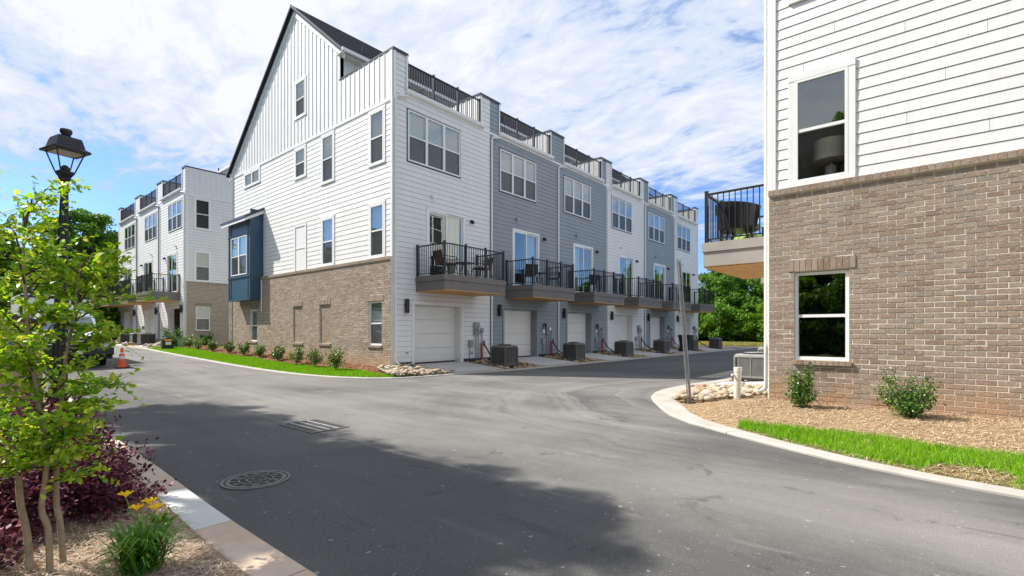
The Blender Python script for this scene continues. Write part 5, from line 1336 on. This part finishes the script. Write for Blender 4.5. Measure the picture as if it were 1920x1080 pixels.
def dumpster():
    x0,x1,y0,y1,z=-1.0,1.28,11.9,13.4,.08; t=empty('dumpster',(x0,y0,z),'tan sloping-top dumpster with blue round sticker behind the leaves','dumpster')
    m=MB(); m.prism([(x0,z+.1),(x1,z+.1),(x1,z+1.45),(x0+.2,z+2.1),(x0,z+2.1)],(y0,y1),lambda e,a,b:(a,e,b)); m.build('body',tan_metal,t,bevel=.02)
    m=MB(); m.prism([(x1+.04,z+1.42),(x1+.04,z+1.50),(x0+.2,z+2.18),(x0-.04,z+2.18),(x0-.04,z+2.1),(x0+.2,z+2.1)],(y0-.05,y1+.05),lambda e,a,b:(a,e,b)); m.build('rim',brown_metal,t)
    for a in (x0+.05,(x0+x1)/2,x1-.15): m=MB(); m.box(a,a+.1,y0-.04,y0,z+.1,z+1.4); m.build('rib',tan_metal,t)
    m=MB(); m.tube([(.80,y0-.012,1.28),(.80,y0-.003,1.28)],.13,24); m.build('sticker',bluesticker,t); m=MB(); m.tube([(.80,y0-.016,1.28),(.80,y0-.0125,1.28)],.08,24); m.build('sticker_centre',reflective,t)
    for a in (x0+.1,x1-.2): m=MB(); m.box(a,a+.12,y0+.1,y1-.1,0,z+.1); m.build('skid',brown_metal,t)
dumpster()

# ------------------------------------------------------------------ balcony furniture
def chair(x,y,z,rot,mat,label,seat=.42,w=.52,h=.85,cush=None,mesh=False):
    t=empty('balcony_chair',(x,y,z),label,'chair'); ca,sa=math.cos(rot),math.sin(rot); P=lambda a,b,c:(x+a*ca-b*sa,y+a*sa+b*ca,z+c)
    m=MB(); m.box(-w/2,w/2,-w/2,w/2,seat-.03,seat+.01,P); m.build('seat',mat,t,bevel=.01)
    m=MB(); m.hexa([P(-w/2,w/2-.03,seat),P(w/2,w/2-.03,seat),P(w/2,w/2,seat),P(-w/2,w/2,seat),P(-w/2-.02,w/2+.10,h),P(w/2+.02,w/2+.10,h),P(w/2+.02,w/2+.13,h),P(-w/2-.02,w/2+.13,h)]); m.build('backrest',mat,t,bevel=.01)
    for a in (-1,1):
        for b in (-1,1): m=MB(); m.tube([P(a*(w/2-.02),b*(w/2-.02),seat-.02),P(a*(w/2+.02),b*(w/2+.03),0)],.014,6); m.build('leg',blackmetal,t)
        m=MB(); m.tube([P(a*(w/2+.02),-w/2,seat),P(a*(w/2+.03),-w/2+.02,seat+.22),P(a*(w/2+.03),w/2+.05,seat+.24)],.016,6); m.build('armrest',mat,t)
    if cush: m=MB(); m.box(-w/2+.04,w/2-.04,-w/2+.03,w/2-.05,seat+.012,seat+.10,P); m.build('cushion',cush,t,bevel=.03)
def tablet(x,y,z,r,h,label):
    t=empty('balcony_table',(x,y,z),label,'table'); m=MB(); m.lathe(x,y,[(r,z+h-.03),(r,z+h)],24); m.build('tabletop',blackmetal,t)
    for k in range(4): a=k*1.57+.4; m=MB(); m.tube([(x+.05*math.cos(a),y+.05*math.sin(a),z+h-.03),(x+r*.7*math.cos(a),y+r*.7*math.sin(a),z)],.013,6); m.build('leg',blackmetal,t)
zb=3.297
chair(11.45,12.65,zb,R(80),wicker,'brown wicker chair with cream cushion, left side of the first balcony',cush=creamfabric)
tablet(12.35,12.7,zb,.33,.55,'small black table between the wicker chairs on the first balcony')
chair(13.2,12.65,zb,R(-100),wicker,'brown wicker chair at the right end of the first balcony',cush=creamfabric)
chair(16.1,12.7,zb,R(150),blackmetal,'black metal chair at the left of the second balcony')
tablet(16.9,12.75,zb,.28,.6,'low black table on the second balcony')
chair(17.75,12.65,zb,R(-150),blackmetal,'black metal chair at the right of the second balcony')
chair(21.0,12.75,zb,R(160),blackmetal,'black chair half hidden on the third balcony')
# the sling chair and cushion on the near right balcony
def sling():
    x,y,z=11.45,3.15,zb; t=empty('sling_chair',(x,y,z),'wide black curved-back lounge chair behind the right balcony railing','chair')
    m=MB(); n=14
    def pt(a,h): r_=.40+.10*h; return (x+r_*math.cos(a)*1.15,y+r_*math.sin(a),z+.34+h*.55*(1-.25*abs(a-2.6)/1.8))
    rows=[]
    for h in (0,.35,.7,1.0): rows.append([pt(.8+3.6*i/n,h) for i in range(n+1)])
    for r0,r1 in zip(rows,rows[1:]):
        for i in range(n): m.quad(r0[i],r0[i+1],r1[i+1],r1[i])
    b=m.build('backrest',blackmetal,t); md=b.modifiers.new('thick','SOLIDIFY'); md.thickness=.035
    m=MB(); m.lathe(x,y,[(.38,z+.30),(.42,z+.36),(.40,z+.40)],20); m.build('seat',blackmetal,t)
    for k in range(4): a=k*1.57+.8; m=MB(); m.tube([(x+.25*math.cos(a),y+.25*math.sin(a),z+.3),(x+.36*math.cos(a),y+.36*math.sin(a),z)],.03,8); m.build('leg',blackmetal,t)
sling()
t=empty('garden_pouf',(12.3,3.2,zb),'lime green rounded cushion stool on the right balcony floor','stool'); m=MB(); m.lathe(12.3,3.2,[(.26,zb),(.33,zb+.08),(.34,zb+.2),(.28,zb+.32),(.1,zb+.37)],20); m.build('cushion',limefabric,t,smooth=True)
# lamp inside the right-hand window
t=empty('table_lamp',(10.55,1.34,4.14),'table lamp with pale drum shade and beaded base inside the upper window','lamp')
m=MB(); m.lathe(10.55,1.34,[(.10,4.14),(.11,4.25),(.09,4.40),(.03,4.44),(.02,4.52)],20); m.build('base',lampbase,t,smooth=True)
m=MB(); m.lathe(10.55,1.34,[(.29,4.50),(.27,4.86)],28); m.build('lamp_shade',lampshade,t)
t=empty('side_table',(10.6,1.3,3.5),'low table under the lamp inside the upper window','table'); m=MB(); m.box(10.15,10.88,.95,1.6,4.08,4.14); m.build('tabletop',brown_metal,t)
for a in (10.19,10.84):
    for b in (.94,1.56): m=MB(); m.box(a-.02,a+.02,b-.02,b+.02,3.3,4.08); m.build('leg',brown_metal,t)
